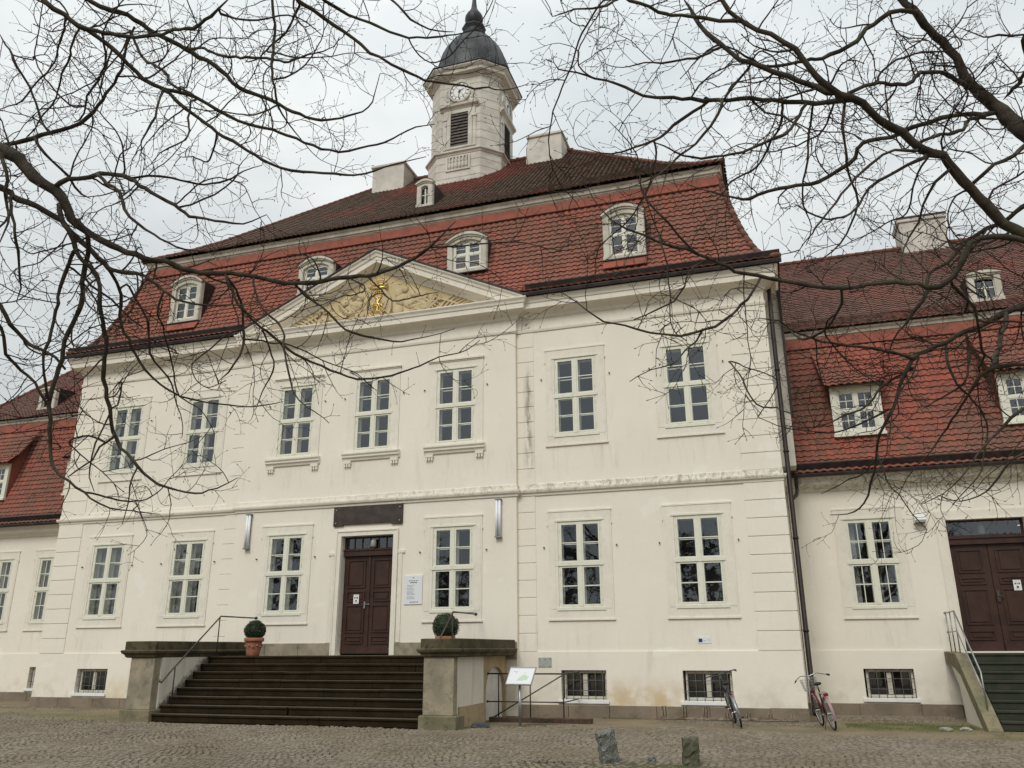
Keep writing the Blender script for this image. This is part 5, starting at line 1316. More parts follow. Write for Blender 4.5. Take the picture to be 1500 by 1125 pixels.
# ================================================================== POTTED BOX BALLS
def potted(x, y, z, label, rr, seed):
    o = thing('potted_boxwood', (x, y, z), label, 'potted plant', 'clipped box balls in terracotta pots')
    m = MB(); m.lathe([(.17, 0), (.185, .02), (.20, .1), (.235, .36), (.24, .40), (.275, .405), (.285, .43), (.285, .50), (.27, .51), (.24, .50), (.23, .44)], n=28)
    for k in range(12):
        a = k * math.pi / 6; m.blob((.232 * math.cos(a), .232 * math.sin(a), .26 + .03 * (k % 2)), (.04, .04, .035), 6)
    put('pot', m, M['terra'], o, smooth=True)
    m = MB(); m.lathe([(0, .47), (.235, .47)], n=20, cap=False); put('soil', m, M['soil'], o)
    rnd = random.Random(seed); m = MB(); c = Vector((0, 0, .46 + rr * .86))
    m.blob(c, (rr * .84, rr * .84, rr * .8), 18)
    for _ in range(7500):
        d = Vector((rnd.gauss(0, 1), rnd.gauss(0, 1), rnd.gauss(0, 1))).normalized()
        rad = rr * (1 + .07 * math.sin(d.x * 7 + seed) * math.sin(d.y * 6) + rnd.uniform(-.15, .035) + (rnd.random() < .05) * rnd.uniform(0, .09)); 
        p = c + Vector((d.x, d.y, d.z * .94)) * rad; s = rnd.uniform(.010, .020)
        u = (d.orthogonal().normalized() * rnd.uniform(-1, 1) + Vector((rnd.gauss(0, .6), rnd.gauss(0, .6), rnd.gauss(0, .6))) + d * .5).normalized(); v_ = u.cross(Vector((rnd.gauss(0, 1), rnd.gauss(0, 1), rnd.gauss(0, 1)))).normalized(); m.r = rnd.random()
        m.face([p - u * s, p + v_ * s * .55, p + u * s, p - v_ * s * .55])
    t = M.get('boxleaf')
    if not t:
        n_ = NT('box_leaf'); n_.col(n_.mix(n_.attr('rnd'), (0.010, 0.022, 0.008), (0.045, 0.07, 0.022))); n_.rough(.5); M['boxleaf'] = t = n_.m
    put('foliage', m, t, o, attr=True, recalc=False)
potted(-2.72, -1.75, LZ, 'clipped box ball in a terracotta pot on the landing left of the door', .30, 1)
potted(3.16, -1.25, LZ, 'clipped box ball right of the door, its terracotta pot half hidden by the mossy coping', .37, 2)
# ================================================================== BICYCLES (x forward, z up, origin at the rear contact point)
def bicycle(label, loc, heading, lean, paint, second, basket, low, guard):
    o = thing('bicycle', loc, label, 'bicycle', 'bicycles leaning by the wall')
    o.rotation_euler = (R_(lean), 0, R_(heading)); o.scale = (1.08, 1.08, 1.08)
    R0 = .335; WB = 1.06
    def wheel(cx):
        m = MB(); n = 40
        m.tube([(cx + (R0 - .02) * math.cos(2 * math.pi * i / n), 0, R0 + (R0 - .02) * math.sin(2 * math.pi * i / n)) for i in range(n + 1)], .020, 8, cap=False)
        w = put('wheel', m, M['black'], o, smooth=True)
        m = MB(); m.tube([(cx + (R0 - .045) * math.cos(2 * math.pi * i / n), 0, R0 + (R0 - .045) * math.sin(2 * math.pi * i / n)) for i in range(n + 1)], .012, 6, cap=False); put('rim', m, M['chrome'], w, smooth=True)
        m = MB()
        for i in range(28):
            a = 2 * math.pi * i / 28; s_ = .03 if i % 2 else -.03; m.tube([(cx + .02 * math.cos(a + .8), s_, R0 + .02 * math.sin(a + .8)), (cx + (R0 - .05) * math.cos(a), 0, R0 + (R0 - .05) * math.sin(a))], .0016, 3)
        m.tube([(cx, -.05, R0), (cx, .05, R0)], .022, 8); put('spokes', m, M['chrome'], w)
        m = MB(); a0, a1 = (R_(30), R_(200)) if cx == 0 else (R_(10), R_(150)); k = 16; v = []
        for i in range(k + 1):
            a = a0 + (a1 - a0) * i / k; rr = R0 + .022
            for yy, dr_ in ((-.03, -.012), (-.018, 0), (.018, 0), (.03, -.012)): v.append((cx + (rr + dr_) * math.cos(a), yy, R0 + (rr + dr_) * math.sin(a)))
        m.idx(v, [(i * 4 + j, i * 4 + j + 1, i * 4 + j + 5, i * 4 + j + 4) for i in range(k) for j in range(3)]); put('mudguard', m, guard, o, smooth=True)
    wheel(0); wheel(WB)
    bb = (.44, 0, .29); seat_top = (.30, 0, .82); head_t = (.93, 0, .86); head_b = (.965, 0, .66)
    m = MB(); m.tube([bb, seat_top], .017, 8); m.tube([head_t, head_b], .02, 8)
    m.tube([bb, (.955, 0, .69)], .019, 8)
    if low: m.tube([(.40, 0, .42), (.6, 0, .47), (.80, 0, .62), (.94, 0, .80)], .016, 8)
    else: m.tube([(.315, 0, .77), (.935, 0, .83)], .017, 8)
    for s_ in (-1, 1):
        m.tube([(.42, s_ * .03, .30), (0, s_ * .055, R0)], .010, 6); m.tube([(.32, s_ * .02, .72), (0, s_ * .055, R0)], .009, 6)
    put('frame', m, paint, o, smooth=True)
    m = MB()
    for s_ in (-1, 1): m.tube([(.967, s_ * .035, .655), (.985, s_ * .05, .60), (WB, s_ * .05, R0)], .012, 6)
    m.tube([(.967, -.04, .655), (.967, .04, .655)], .016, 6); put('fork', m, second, o, smooth=True)
    m = MB()
    if low: hb = [(.68, -.34, 1.04), (.80, -.30, 1.05), (.90, -.18, 1.10), (.90, 0, 1.06), (.90, .18, 1.10), (.80, .30, 1.05), (.68, .34, 1.04)]
    else: hb = [(.80, -.33, 1.12), (.88, -.20, 1.12), (.93, -.06, 1.09), (.93, .06, 1.09), (.88, .20, 1.12), (.80, .33, 1.12)]
    m.tube(hb, .012, 8); m.tube([(.93, 0, .86), (.915, 0, 1.08)], .014, 8); ho = put('handlebar', m, M['chrome'] if low else M['bluegrey'], o, smooth=True)
    m = MB()
    for s_ in (-1, 1): e = hb[-1] if s_ > 0 else hb[0]; q = Vector(e) + Vector((-.09, s_ * .035, -.01)); m.tube([e, q], .017, 8); m.tube([Vector(e) + Vector((.05, 0, -.01)), Vector(e) + Vector((-.03, s_ * .05, -.045))], .006, 5)
    put('grip', m, M['black'], ho, smooth=True)
    m = MB(); m.tube([seat_top, (.285, 0, .90)], .013, 8); put('seat_post', m, M['chrome'], o, smooth=True)
    m = MB(); m.blob((.25, 0, .925), (.12, .085, .035), 12); m.blob((.36, 0, .925), (.12, .035, .028), 10); put('saddle', m, M['black'], o, smooth=True)
    m = MB(); m.tube([(.44, -.06, .29), (.44, .06, .29)], .02, 8)
    n = 24; m.lathe([(.085, -.002), (.10, -.002), (.10, .002), (.085, .002)], (0, 0, 0), n); m.v = [(p[0] + .44, p[2] - .055, p[1] + .29) if i >= 16 else p for i, p in enumerate(m.v)]
    m.tube([(.44, -.07, .29), (.51, -.08, .14)], .010, 6); m.tube([(.44, .07, .29), (.37, .08, .44)], .010, 6); put('crank', m, M['chrome'], o)
    m = MB(); m.box(.47, .56, -.17, -.085, .13, .155); m.box(.32, .41, .085, .17, .43, .455); put('pedal', m, M['black'], o)
    m = MB(); m.tube([(.44, -.055, .38), (0, -.055, R0 + .04)], .004, 4); m.tube([(.44, -.055, .20), (0, -.055, R0 - .04)], .004, 4); put('chain', m, M['iron'], o)
    m = MB()
    for s_ in (-1, 1): m.tube([(.28, s_ * .055, .745), (-.16, s_ * .055, .745)], .006, 5); m.tube([(-.08, s_ * .055, .745), (0, s_ * .06, R0)], .005, 5)
    for x in (-.15, -.03, .1, .22): m.tube([(x, -.055, .745), (x, .055, .745)], .005, 5)
    put('luggage_rack', m, M['chrome'] if low else M['bluegrey'], o, smooth=True)
    m = MB(); m.box(-.20, -.17, -.05 if low else -.03, .05 if low else .03, .69, .75 if low else .72); put('rear_light', m, M['redlens'], o)
    m = MB(); m.blob((1.0, 0, .78), (.04, .035, .035), 10); put('headlight', m, M['chrome'] if low else M['black'], o, smooth=True)
    m = MB(); m.tube([(.05, .06, R0 - .02), (.16, .17, .0)], .008, 6); put('kickstand', m, M['iron'], o)
    if basket:
        m = MB()
        def bk(x, y, z): t_ = (z - .76) / .24; return (1.06 + (x - 1.06) * (1 + .22 * t_), y * (1 + .22 * t_), z)
        for z in (.76, .82, .88, .94, 1.0):
            m.tube([bk(.96, -.13, z), bk(1.20, -.13, z), bk(1.20, .13, z), bk(.96, .13, z), bk(.96, -.13, z)], .0035, 4)
        for i in range(9):
            x = .96 + .03 * i
            for s_ in (-1, 1): m.tube([bk(x, s_ * .13, .76), bk(x, s_ * .13, 1.0)], .002, 3)
            y = -.13 + .0325 * i
            for xx in (.96, 1.20): m.tube([bk(xx, y, .76), bk(xx, y, 1.0)], .002, 3)
            m.tube([(.96, y, .76), (1.20, y, .76)], .002, 3)
        put('basket', m, M['galv'], o)
    return o
bicycle('silver and dark grey bicycle leaning left in front of the cellar window grille', (11.06, -2.2, 0), 100, -15, M['bluegrey'], M['chrome'], False, False, M['galv'])
bicycle('wine red step-through bicycle with wire basket and pale mudguards by the downpipe', (13.10, -2.33, 0), 101, -12, M['winered'], M['winered'], True, True, M['pink'])
# bicycle rack: low tube with wheel loops along the wall
rk = thing('bicycle_rack', (10.6, -.5, 0), 'low rusty bicycle rack of tubes along the wall below the cellar window', 'bicycle rack')
m = MB()
for y in (-.28, .12): m.tube([(-1.75, y, .06), (1.75, y, .06)], .022, 8)
for k in range(7):
    x = -1.6 + k * .53
    for dx in (0, .07): m.tube([(x + dx, -.28, .06), (x + dx, -.12, .34 if k < 3 else .22), (x + dx, .06, .34 if k < 3 else .22), (x + dx, .12, .06)], .010, 6)
put('tube_frame', m, simple('rusty_tube', (0.30, 0.25, 0.18), (0.13, 0.09, 0.06), 9, .7, metal=.3), rk, smooth=True)

# ================================================================== TREES
def px(x, y, d): return CAM + (CF + CR * ((x - 750) / FPX) + CU * ((562.5 - y) / FPX)) * d
LIMB_L = [
 [(-330,60,60),(-180,150,42),(-60,200,34),(0,221,29),(24,233,26),(53,258,24),(79,279,22),(92,298,20),(107,322,17),(132,341,15),(162,358,14),(213,379,12),(256,390,11),(320,400,10),(350,404,9),(417,412,8),(483,412,8),(537,402,7),(583,390,6),(617,373,5),(650,343,3),(668,322,1.5)],
 [(79,276,10),(100,263,10),(130,260,9),(150,254,9),(172,252,8),(190,262,8),(215,279,7),(262,304,6),(300,322,5),(340,328,4),(372,322,2.5),(392,312,1.5)],
 [(190,260,5),(235,260,4.5),(280,267,4),(330,266,3.5),(358,250,2.5),(385,240,1.5)],
 [(262,304,4),(300,290,3.5),(340,266,3),(352,243,2),(362,225,1.5)],
 [(147,259,7),(172,283,6),(185,305,6),(213,335,5),(245,358,4),(290,366,3),(340,360,2),(368,352,1.5)],
 [(-260,180,40),(-120,230,24),(0,278,13),(20,288,13),(55,302,12),(90,325,11),(112,348,11),(150,384,10),(166,393,9),(190,400,8),(212,408,6),(240,424,5),(270,440,4),(300,448,4),(350,448,2.5),(385,440,1.5)],
 [(88,300,10),(92,325,10),(108,352,10),(117,375,9),(140,408,9),(150,458,8),(153,500,8),(153,541,8),(157,580,7.5),(160,608,7),(167,635,7),(185,665,6),(200,682,6),(233,708,5),(260,720,4),(283,725,3.5),(320,712,2.5),(348,698,1.5)],
 [(127,345,9),(129,365,10),(124,400,10),(118,442,10),(97,502,9),(83,548,8),(75,582,8),(73,642,7),(80,682,6),(100,705,5),(133,732,4),(163,745,3),(205,748,2),(235,752,1)],
 [(107,368,7),(96,400,7),(86,433,6),(78,470,6),(72,502,6),(63,532,5),(68,572,5),(73,590,5)],
 [(-60,400,9),(0,448,8),(13,475,7),(43,502,7),(63,515,6),(80,525,5),(96,540,4)],
 [(-40,440,7),(0,478,6),(10,518,6),(30,545,5),(50,562,5),(73,588,5)],
 [(155,388,6),(172,415,6),(180,445,6),(177,475,5),(186,500,5),(200,522,5),(233,562,4),(287,588,3.5),(333,593,3),(383,593,2.5),(413,590,1.5)],
 [(333,405,5),(345,425,5),(353,442,5),(357,458,5),(355,495,5),(350,520,4),(337,545,3),(320,560,2)],
 [(370,413,4),(380,440,4),(397,463,4),(417,493,4),(418,530,4),(430,573,3),(450,597,2.5),(480,620,1.5)],
 [(330,402,5),(340,425,5),(350,447,5),(383,480,5),(433,517,5),(483,543,4.5),(523,553,4),(583,548,3.5),(617,537,3),(643,522,2.5),(683,512,2),(705,499,1)],
 [(430,413,5),(460,443,4),(497,473,4),(530,490,4),(563,500,3),(590,502,3),(617,493,2),(667,481,1)],
 [(537,404,4),(552,420,3.5),(572,436,3),(603,437,2.5),(643,430,1.5)],
 [(383,480,4),(395,510,3),(400,545,3),(385,575,2),(372,600,1)],
 [(20,-90,16),(57,-10,11),(90,20,10),(117,36,10),(143,53,9),(173,83,8),(213,113,7.5),(243,130,7),(287,147,6.5),(320,163,6),(363,180,5.5),(400,190,5),(433,205,5),(470,217,4.5),(513,219,4),(561,211,3.5),(588,197,3),(609,184,2.5),(635,181,1)],
 [(80,-60,14),(133,0,10),(187,23,10),(230,50,9),(273,70,8.5),(320,103,8),(353,127,7.5),(400,150,6.5),(447,170,5.5),(480,175,4.5),(500,173,4),(529,165,3),(545,149,2.5),(552,130,2),(556,108,1)],
 [(118,38,7),(150,50,7),(190,53,7),(233,50,6),(280,42,6),(310,22,6),(338,-6,6)],
 [(240,130,7),(270,158,6.5),(300,178,6),(330,200,6),(360,222,5.5),(400,240,5),(440,251,5),(471,255,4.5),(508,258,4),(535,255,3.5),(561,243,3),(593,236,2),(626,231,1)],
 [(400,-60,12),(441,0,8),(460,13,7),(487,37,6.5),(519,59,6),(556,85,5),(588,101,5),(625,117,4.5),(660,124,4),(694,131,3.5),(716,127,3),(740,130,2),(772,124,1)],
 [(440,-40,8),(476,0,6),(497,11,6),(529,29,5),(561,45,5),(599,53,4),(647,52,3.5),(680,50,2),(718,35,1.5)],
 [(560,-20,5),(572,0,4),(588,16,4),(601,27,4),(631,41,3),(662,49,1.5)],
 [(399,-20,5),(400,40,5),(401,93,5),(399,128,4),(407,155,4),(425,181,3),(440,203,1.5)],
 [(275,70,5),(300,72,5),(327,80,5),(380,87,5),(425,87,4),(460,79,3),(487,67,2),(497,55,1)],
 [(322,20,5),(345,27,4),(380,27,4),(420,25,3),(450,33,2.5),(475,52,1.5)],
 [(440,2,4),(428,30,4),(405,62,4),(385,80,3),(360,92,2)],
 [(-60,225,14),(0,214,9),(33,209,9),(60,198,8),(83,190,7),(117,180,7),(143,157,6),(163,128,5),(173,110,5),(187,70,4),(196,40,4)],
 [(2,222,8),(4,236,7),(10,264,6),(9,290,6),(12,307,5),(9,328,4),(0,358,3)],
 [(15,290,6),(19,328,5),(26,366,5),(31,392,4),(28,424,3),(22,445,2)],
 [(55,212,6),(75,235,5),(100,258,5),(112,272,5),(120,285,4),(132,292,3)],
 [(190,45,5),(198,62,5),(212,88,5),(226,95,5),(243,111,5),(262,130,4),(290,146,4)],
 [(240,130,4),(232,150,4),(223,180,4),(210,205,3),(203,230,2)],
 [(95,30,4),(90,60,4),(75,95,3),(55,120,3),(30,150,3),(0,158,3)],
 [(118,36,4),(105,70,4),(95,100,4),(85,135,3),(60,175,3),(40,200,2)],
 [(150,55,4),(152,90,4),(148,110,4),(130,140,4),(118,175,3),(108,180,2)],
 [(280,148,4),(276,180,4),(272,205,3),(250,215,3),(235,222,2),(220,238,1)],
 [(0,50,5),(20,85,5),(38,120,4),(60,170,4),(75,200,3)],
 [(165,642,4),(145,655,4),(135,675,3),(115,690,3),(100,700,2)],
 [(160,600,4),(175,590,3),(180,560,3),(170,560,2)],
 [(200,684,3),(190,715,3),(185,740,2),(180,765,1)],
 [(160,608,3),(145,640,3),(133,670,3),(130,700,2),(140,720,1)],
 [(240,425,4),(230,460,4),(240,480,3),(250,530,3),(265,580,3),(290,600,2),(315,635,1)],
 [(190,420,4),(215,470,4),(222,520,4),(250,560,3),(262,600,2),(268,640,1)],
 [(107,395,4),(135,420,4),(165,440,4),(190,465,3),(210,480,2)],
]
LIMB_R = [
 [(1900,560,90),(1750,420,70),(1620,290,52),(1540,225,42),(1500,189,36),(1479,173,31),(1452,155,27),(1428,128,22),(1407,99,19),(1388,72,18),(1356,37,17),(1335,13,16),(1313,-10,14),(1290,-60,12)],
 [(1880,640,80),(1740,540,46),(1620,440,34),(1540,375,26),(1500,348,23),(1474,328,22),(1444,299,21),(1420,277,20),(1401,253,19),(1383,230,18),(1345,219,18),(1319,192,17),(1292,173,16),(1265,153,15),(1228,139,14),(1204,120,13),(1188,95,12),(1161,72,10.5),(1129,53,10),(1112,47,9),(1082,27,8),(1055,0,7),(1030,-35,6)],
 [(1225,136,12),(1199,128,12),(1169,120,11),(1135,107,10),(1100,92,9.5),(1075,78,9),(1042,55,8.5),(1020,27,8),(997,-5,7)],
 [(1245,146,13),(1220,149,11),(1193,153,10.5),(1153,149,9.5),(1100,143,9),(1050,146,8),(1000,146,7),(957,142,6),(930,132,5.5),(905,122,5),(870,117,4),(845,107,3.5),(820,100,2.5),(812,90,1.5),(808,78,1)],
 [(1239,140,7),(1252,133,7),(1265,128,7),(1297,120,7),(1327,121,7.5),(1351,109,8),(1375,105,9),(1401,117,10),(1425,134,12)],
 [(1462,164,11),(1440,168,10),(1407,168,9),(1367,179,8.5),(1329,189,8),(1303,200,7.5),(1265,211,7.5),(1252,232,7.5),(1228,248,7.5),(1201,264,7),(1153,275,6.5),(1100,288,6),(1077,289,4.5),(1037,281,2.5),(1005,270,1)],
 [(1342,18,11),(1329,16,10),(1305,19,9.5),(1292,32,9),(1271,45,8.5),(1241,67,8),(1207,83,7),(1175,92,6),(1135,96,5.5),(1100,88,4.5),(1070,70,3),(1045,62,2)],
 [(1540,385,18),(1500,354,13),(1457,349,12),(1421,353,12),(1411,370,13),(1404,385,13),(1395,403,12),(1378,418,11),(1329,418,9.5),(1287,416,9),(1233,418,8),(1180,418,8),(1151,414,7.5),(1111,406,7),(1077,395,6.5),(1037,379,6),(1010,366,5.5),(970,358,5),(943,347,4),(917,334,3.5),(898,321,3),(880,300,2),(861,276,1)],
 [(1023,374,4.5),(999,353,4),(970,318,4),(949,291,3.5),(938,262,3),(930,230,2.5),(919,211,2),(895,177,1)],
 [(1113,408,5),(1096,439,5),(1070,460,5),(1048,476,5),(1024,484,4.5),(1000,492,4.5),(950,490,4),(917,477,3.5),(873,463,3),(843,443,2),(819,427,1)],
 [(1030,482,4),(1020,500,3.5),(1010,507,3),(987,530,2.5),(955,545,2),(925,560,1)],
 [(1037,380,4),(1010,400,4),(1000,420,3.5),(985,440,3),(960,452,3),(930,468,2)],
 [(1560,440,22),(1500,449,17),(1474,458,14),(1447,473,12),(1415,485,10),(1383,500,9.5),(1357,515,9),(1338,526,8),(1329,545,7),(1320,565,6),(1312,585,6),(1299,609,5.5),(1291,635,5),(1287,653,4.5),(1281,680,4),(1275,707,4),(1273,725,3.5),(1260,742,3),(1240,752,2),(1215,756,1)],
 [(1340,526,7),(1319,519,6),(1291,515,5.5),(1265,509,5),(1233,502,4.5),(1201,500,4),(1170,490,3.5),(1140,470,3),(1110,465,2)],
 [(1540,180,9),(1500,214,8),(1479,231,7),(1447,250,7),(1425,272,6)],
 [(1560,270,12),(1500,302,10),(1479,317,9),(1447,336,8),(1427,349,7),(1404,368,7),(1385,384,6),(1368,393,6),(1361,410,6),(1357,430,8),(1349,443,7),(1336,460,6),(1325,475,4),(1310,495,3),(1300,520,2)],
 [(1239,150,5),(1235,180,5),(1235,208,4.5),(1241,240,4.5),(1252,269,4),(1256,299,4),(1250,317,4),(1238,342,3.5),(1220,366,3),(1180,393,2),(1160,405,1)],
 [(1191,156,4.5),(1188,180,4),(1185,208,4),(1177,267,3.5),(1180,300,3),(1186,330,2),(1180,360,1)],
 [(1180,153,6),(1157,185,6),(1135,203,5.5),(1103,219,5),(1069,227,4.5),(1015,227,4),(970,217,3),(945,205,1.5)],
 [(1148,152,5),(1143,175,5),(1138,195,4.5),(1119,227,4),(1098,251,4),(1069,270,3),(1050,290,2)],
 [(1058,147,6),(1050,165,5.5),(1039,182,5),(1021,211,4.5),(989,235,4),(960,257,3),(930,270,1.5)],
 [(1037,148,6),(1015,166,6),(989,182,5.5),(965,198,5),(930,217,4),(898,227,3),(870,222,2),(845,212,1)],
 [(900,-15,6),(922,0,6),(950,10,6),(975,19,6),(1012,27,6),(1050,32,7),(1082,30,7)],
 [(920,-15,5),(905,0,5),(887,9,4.5),(870,11,4),(845,10,3),(825,16,2.5),(808,23,1.5),(790,0,1)],
 [(1062,68,5),(1037,77,5),(1000,87,4.5),(970,95,4),(942,94,3),(915,96,2),(885,95,1)],
 [(1060,146,5),(1072,125,5),(1088,108,4.5),(1100,97,5)],
 [(1385,254,6),(1370,265,5.5),(1359,282,5),(1351,299,4.5),(1344,325,4),(1334,349,3.5),(1327,366,3),(1318,400,2),(1300,430,1)],
 [(1352,229,7),(1327,242,6),(1304,257,5.5),(1276,278,5),(1259,297,4.5),(1235,314,4),(1212,323,4),(1180,314,3),(1160,300,2)],
 [(1340,221,6),(1325,220,6),(1308,220,5.5),(1293,227,5),(1272,244,5),(1258,262,4.5),(1244,276,4.5),(1223,295,4),(1208,312,4),(1193,342,3),(1180,357,2),(1160,380,1)],
 [(1345,212,6),(1370,200,6),(1400,192,7),(1425,175,7),(1445,165,8)],
 [(1560,530,14),(1500,532,9),(1457,537,9),(1440,550,7),(1415,583,5),(1400,605,4),(1389,624,4),(1370,650,3),(1340,690,2),(1310,730,1)],
 [(1475,458,9),(1466,496,9),(1458,520,8),(1457,537,8)],
 [(1385,500,5),(1390,540,5),(1400,560,4),(1430,590,4),(1445,630,3),(1440,680,3),(1420,715,2),(1395,738,1)],
 [(1560,600,9),(1500,600,6),(1470,625,5),(1440,650,4),(1420,690,3),(1395,715,2),(1350,735,1)],
 [(1560,660,7),(1500,665,5),(1475,690,4),(1450,715,3),(1410,732,2),(1370,728,1)],
 [(1339,540,5),(1310,555,5),(1285,575,4),(1260,600,4),(1220,618,3),(1190,625,2),(1150,622,1)],
 [(1301,600,4),(1280,612,4),(1250,625,3),(1210,632,3),(1150,628,2),(1110,610,1)],
 [(1283,672,3),(1262,695,3),(1230,712,2),(1200,722,1)],
 [(1285,665,3),(1300,700,3),(1315,725,2.5),(1330,745,2),(1358,775,1)],
 [(1415,485,5),(1420,520,5),(1410,560,4),(1380,580,3),(1350,600,2)],
 [(1400,420,6),(1415,440,6),(1430,470,5),(1440,510,5),(1435,540,4),(1450,560,3)],
 [(1231,419,5),(1235,445,5),(1225,462,4),(1210,485,4),(1180,495,5),(1155,485,3),(1130,470,2)],
 [(1555,20,6),(1500,52,4),(1465,50,4),(1440,52,3),(1400,40,2)],
 [(1100,143,4),(1120,165,4),(1150,170,4),(1170,185,3),(1160,200,2)],
 [(1140,560,2),(1095,540,2),(1070,530,3),(1110,590,3),(1140,600,3),(1180,610,3)],
 [(1500,110,7),(1483,130,7),(1468,148,8)],
]
def catmull(P, step):
    out = []
    for i in range(len(P) - 1):
        p0 = P[max(i - 1, 0)]; p1 = P[i]; p2 = P[i + 1]; p3 = P[min(i + 2, len(P) - 1)]
        n = max(1, int(math.dist(p1[:3], p2[:3]) / step))
        for k in range(n):
            t = k / n
            q = [0.5 * (2 * b + (c - a) * t + (2 * a - 5 * b + 4 * c - d) * t * t + (3 * b - a - 3 * c + d) * t ** 3) for a, b, c, d in zip(p0[:3], p1[:3], p2[:3], p3[:3])]
            out.append((*q, p1[3] + (p2[3] - p1[3]) * t))
    out.append(tuple(P[-1])); return out

def build_tree(name, label, base, trunk_top, limbs, d0, seed, dens=1.0, tr=.34):
    rnd = random.Random(seed); o = thing(name, base, label, 'tree', 'bare lime trees in front of the manor house'); B = Vector(base)
    placed = []   # (px, py, depth)
    lines = []
    def depth_at(x, y, tol=14):
        best = None
        for a, b, c in placed:
            q = (a - x) ** 2 + (b - y) ** 2
            if q < tol * tol and (best is None or q < best[0]): best = (q, c)
        return best[1] if best else None
    for i, L_ in enumerate(limbs):
        x0, y0 = L_[0][:2]; x1, y1 = L_[-1][:2]
        a = depth_at(x0, y0); b = depth_at(x1, y1)
        b_found = b
        base_d = d0 + rnd.uniform(-.9, .9) if i else d0
        if a is None and b is None: a = base_d; b = base_d + rnd.uniform(-.8, .8)
        elif a is None: a = b + rnd.uniform(-.5, .5)
        elif b is None: b = a + rnd.uniform(-.9, .9)
        inside = lambda x, y: -20 < x < 1520 and -20 < y < 1140
        L_ = list(L_)
        if i and inside(x0, y0):
            near = sorted(((q - x0) ** 2 + (r_ - y0) ** 2, q, r_, c_) for q, r_, c_ in placed)
            if near and 9 < near[0][0] < 60 ** 2: L_.insert(0, (near[0][1], near[0][2], L_[0][2])); a = near[0][3]
            elif near and near[0][0] >= 60 ** 2: L_[0] = (x0, y0, 1.0)
        if i and inside(x1, y1) and b_found is None: L_[-1] = (L_[-1][0], L_[-1][1], min(L_[-1][2], 1.0))
        n = len(L_); ph = rnd.random() * 6
        pts = []
        for k, (x, y, w_) in enumerate(L_):
            t = k / (n - 1); d = a + (b - a) * t + .16 * math.sin(ph + t * 5) * math.sin(math.pi * t)
            placed.append((x, y, d))
            if k < n - 1:
                for q in (.33, .66): placed.append((x + (L_[k + 1][0] - x) * q, y + (L_[k + 1][1] - y) * q, d + (b - a) / n * q))
            p = px(x, y, d); pts.append((p.x, p.y, p.z, max(w_ * (.82 if w_ < 9 else .72), 1.1) * .5 * d / FPX))
        c = catmull(pts, .07)
        # small kinks, as real branches have
        c2 = []
        for k, p in enumerate(c):
            j = min(.005, p[3] * .4); wv = .014 * min(1, k / 5) ; c2.append((p[0] + rnd.gauss(0, j) + wv * math.sin(k * .9 + ph), p[1] + rnd.gauss(0, j), p[2] + rnd.gauss(0, j) + wv * math.sin(k * .63 + ph * 2), p[3] * (1 + .07 * math.sin(k * 1.7 + ph))))
        lines.append(c2)
        m = MB(); m.tube([Vector(q[:3]) - B for q in c2], [q[3] for q in c2], 8 if c2[0][3] > .02 else 6)
        put('limb', m, M['bark'], o, smooth=True, recalc=False)
    # trunk, outside the frame of the photograph
    m = MB(); T = Vector(trunk_top); path = []
    for k in range(13):
        t = k / 12; path.append(Vector((B.x + (T.x - B.x) * t ** 1.4, B.y + (T.y - B.y) * t ** 1.4, B.z - .2 + (T.z - B.z + .2) * t)) - B)
    m.tube(path, [tr * (1.45 - .75 * (k / 12) ** .5) for k in range(13)], 14)
    firsts = [l[0] for l in lines if l[0][3] > .05]
    for f_ in firsts:
        q = Vector(f_[:3]) - B; hh = max(2.0, min(q.z - .6, (T - B).z)); k = min(12, int(hh / max((T - B).z, .1) * 12)); s_ = path[k]
        mid = (s_ + q) / 2 + Vector((0, 0, .15)); cc = catmull([(*s_, tr * .8), (*mid, (tr * .5 + f_[3]) / 2), (*q, f_[3])], .15); m.tube([Vector(z[:3]) for z in cc], [z[3] for z in cc], 10)
    # leaders going up and away from the building (above and beside the frame)
    away = (B - CAM); away.z = 0; away.normalize(); back = Vector((0, -1, 0)); leaders = []
    for k in range(6):
        d_ = (Vector((0, 0, 1.15 - .12 * k)) + away * (.10 + .22 * k) * (1 if away.x > 0 or away.x < 0 else 1) + back * (.06 + .14 * (k % 3))).normalized()
        s0 = path[12] + Vector((0, 0, -.25 - .28 * k)); r0 = tr * (.62 - .07 * k); q_ = [(*s0, r0)]; p_ = Vector(s0)
        for j in range(7):
            d_ = (d_ + Vector((rnd.gauss(0, .12), rnd.gauss(0, .10) - .03, .05))).normalized(); p_ = p_ + d_ * .75; q_.append((*p_, r0 * (1 - (j + 1) / 7.4)))
        cc = catmull(q_, .15); m.tube([Vector(z[:3]) for z in cc], [z[3] for z in cc], 10); leaders.append(cc)
    put('trunk', m, M['bark'], o, smooth=True, recalc=False)
    # twigs
    tw = MB(); cnt = 0
    def twig(p, d, length, r, level):
        nonlocal cnt
        seg = .055 if level != 2 else .04; n = max(2, int(length / seg)); pts = [Vector(p)]; rs = [r]; dd = d.normalized(); bend = Vector((rnd.gauss(0, .22), rnd.gauss(0, .22), rnd.gauss(0, .22)))
        up = rnd.choice((-.02, .03, .06))
        for k in range(n):
            kk = (.13, .17, .22, .13)[level]; kink = Vector((rnd.gauss(0, kk), rnd.gauss(0, kk), rnd.gauss(0, kk))); bend += Vector((rnd.gauss(0, .10), rnd.gauss(0, .10), rnd.gauss(0, .10)))
            dd = (dd + bend * .5 + kink + Vector((0, 0, up))).normalized(); pts.append(pts[-1] + dd * seg); rs.append(r * (1 - .62 * (k + 1) / n))
        tw.tube([q - B for q in pts], rs, 5 if level == 3 else 4 if level == 0 else 3, cap=False); cnt += n
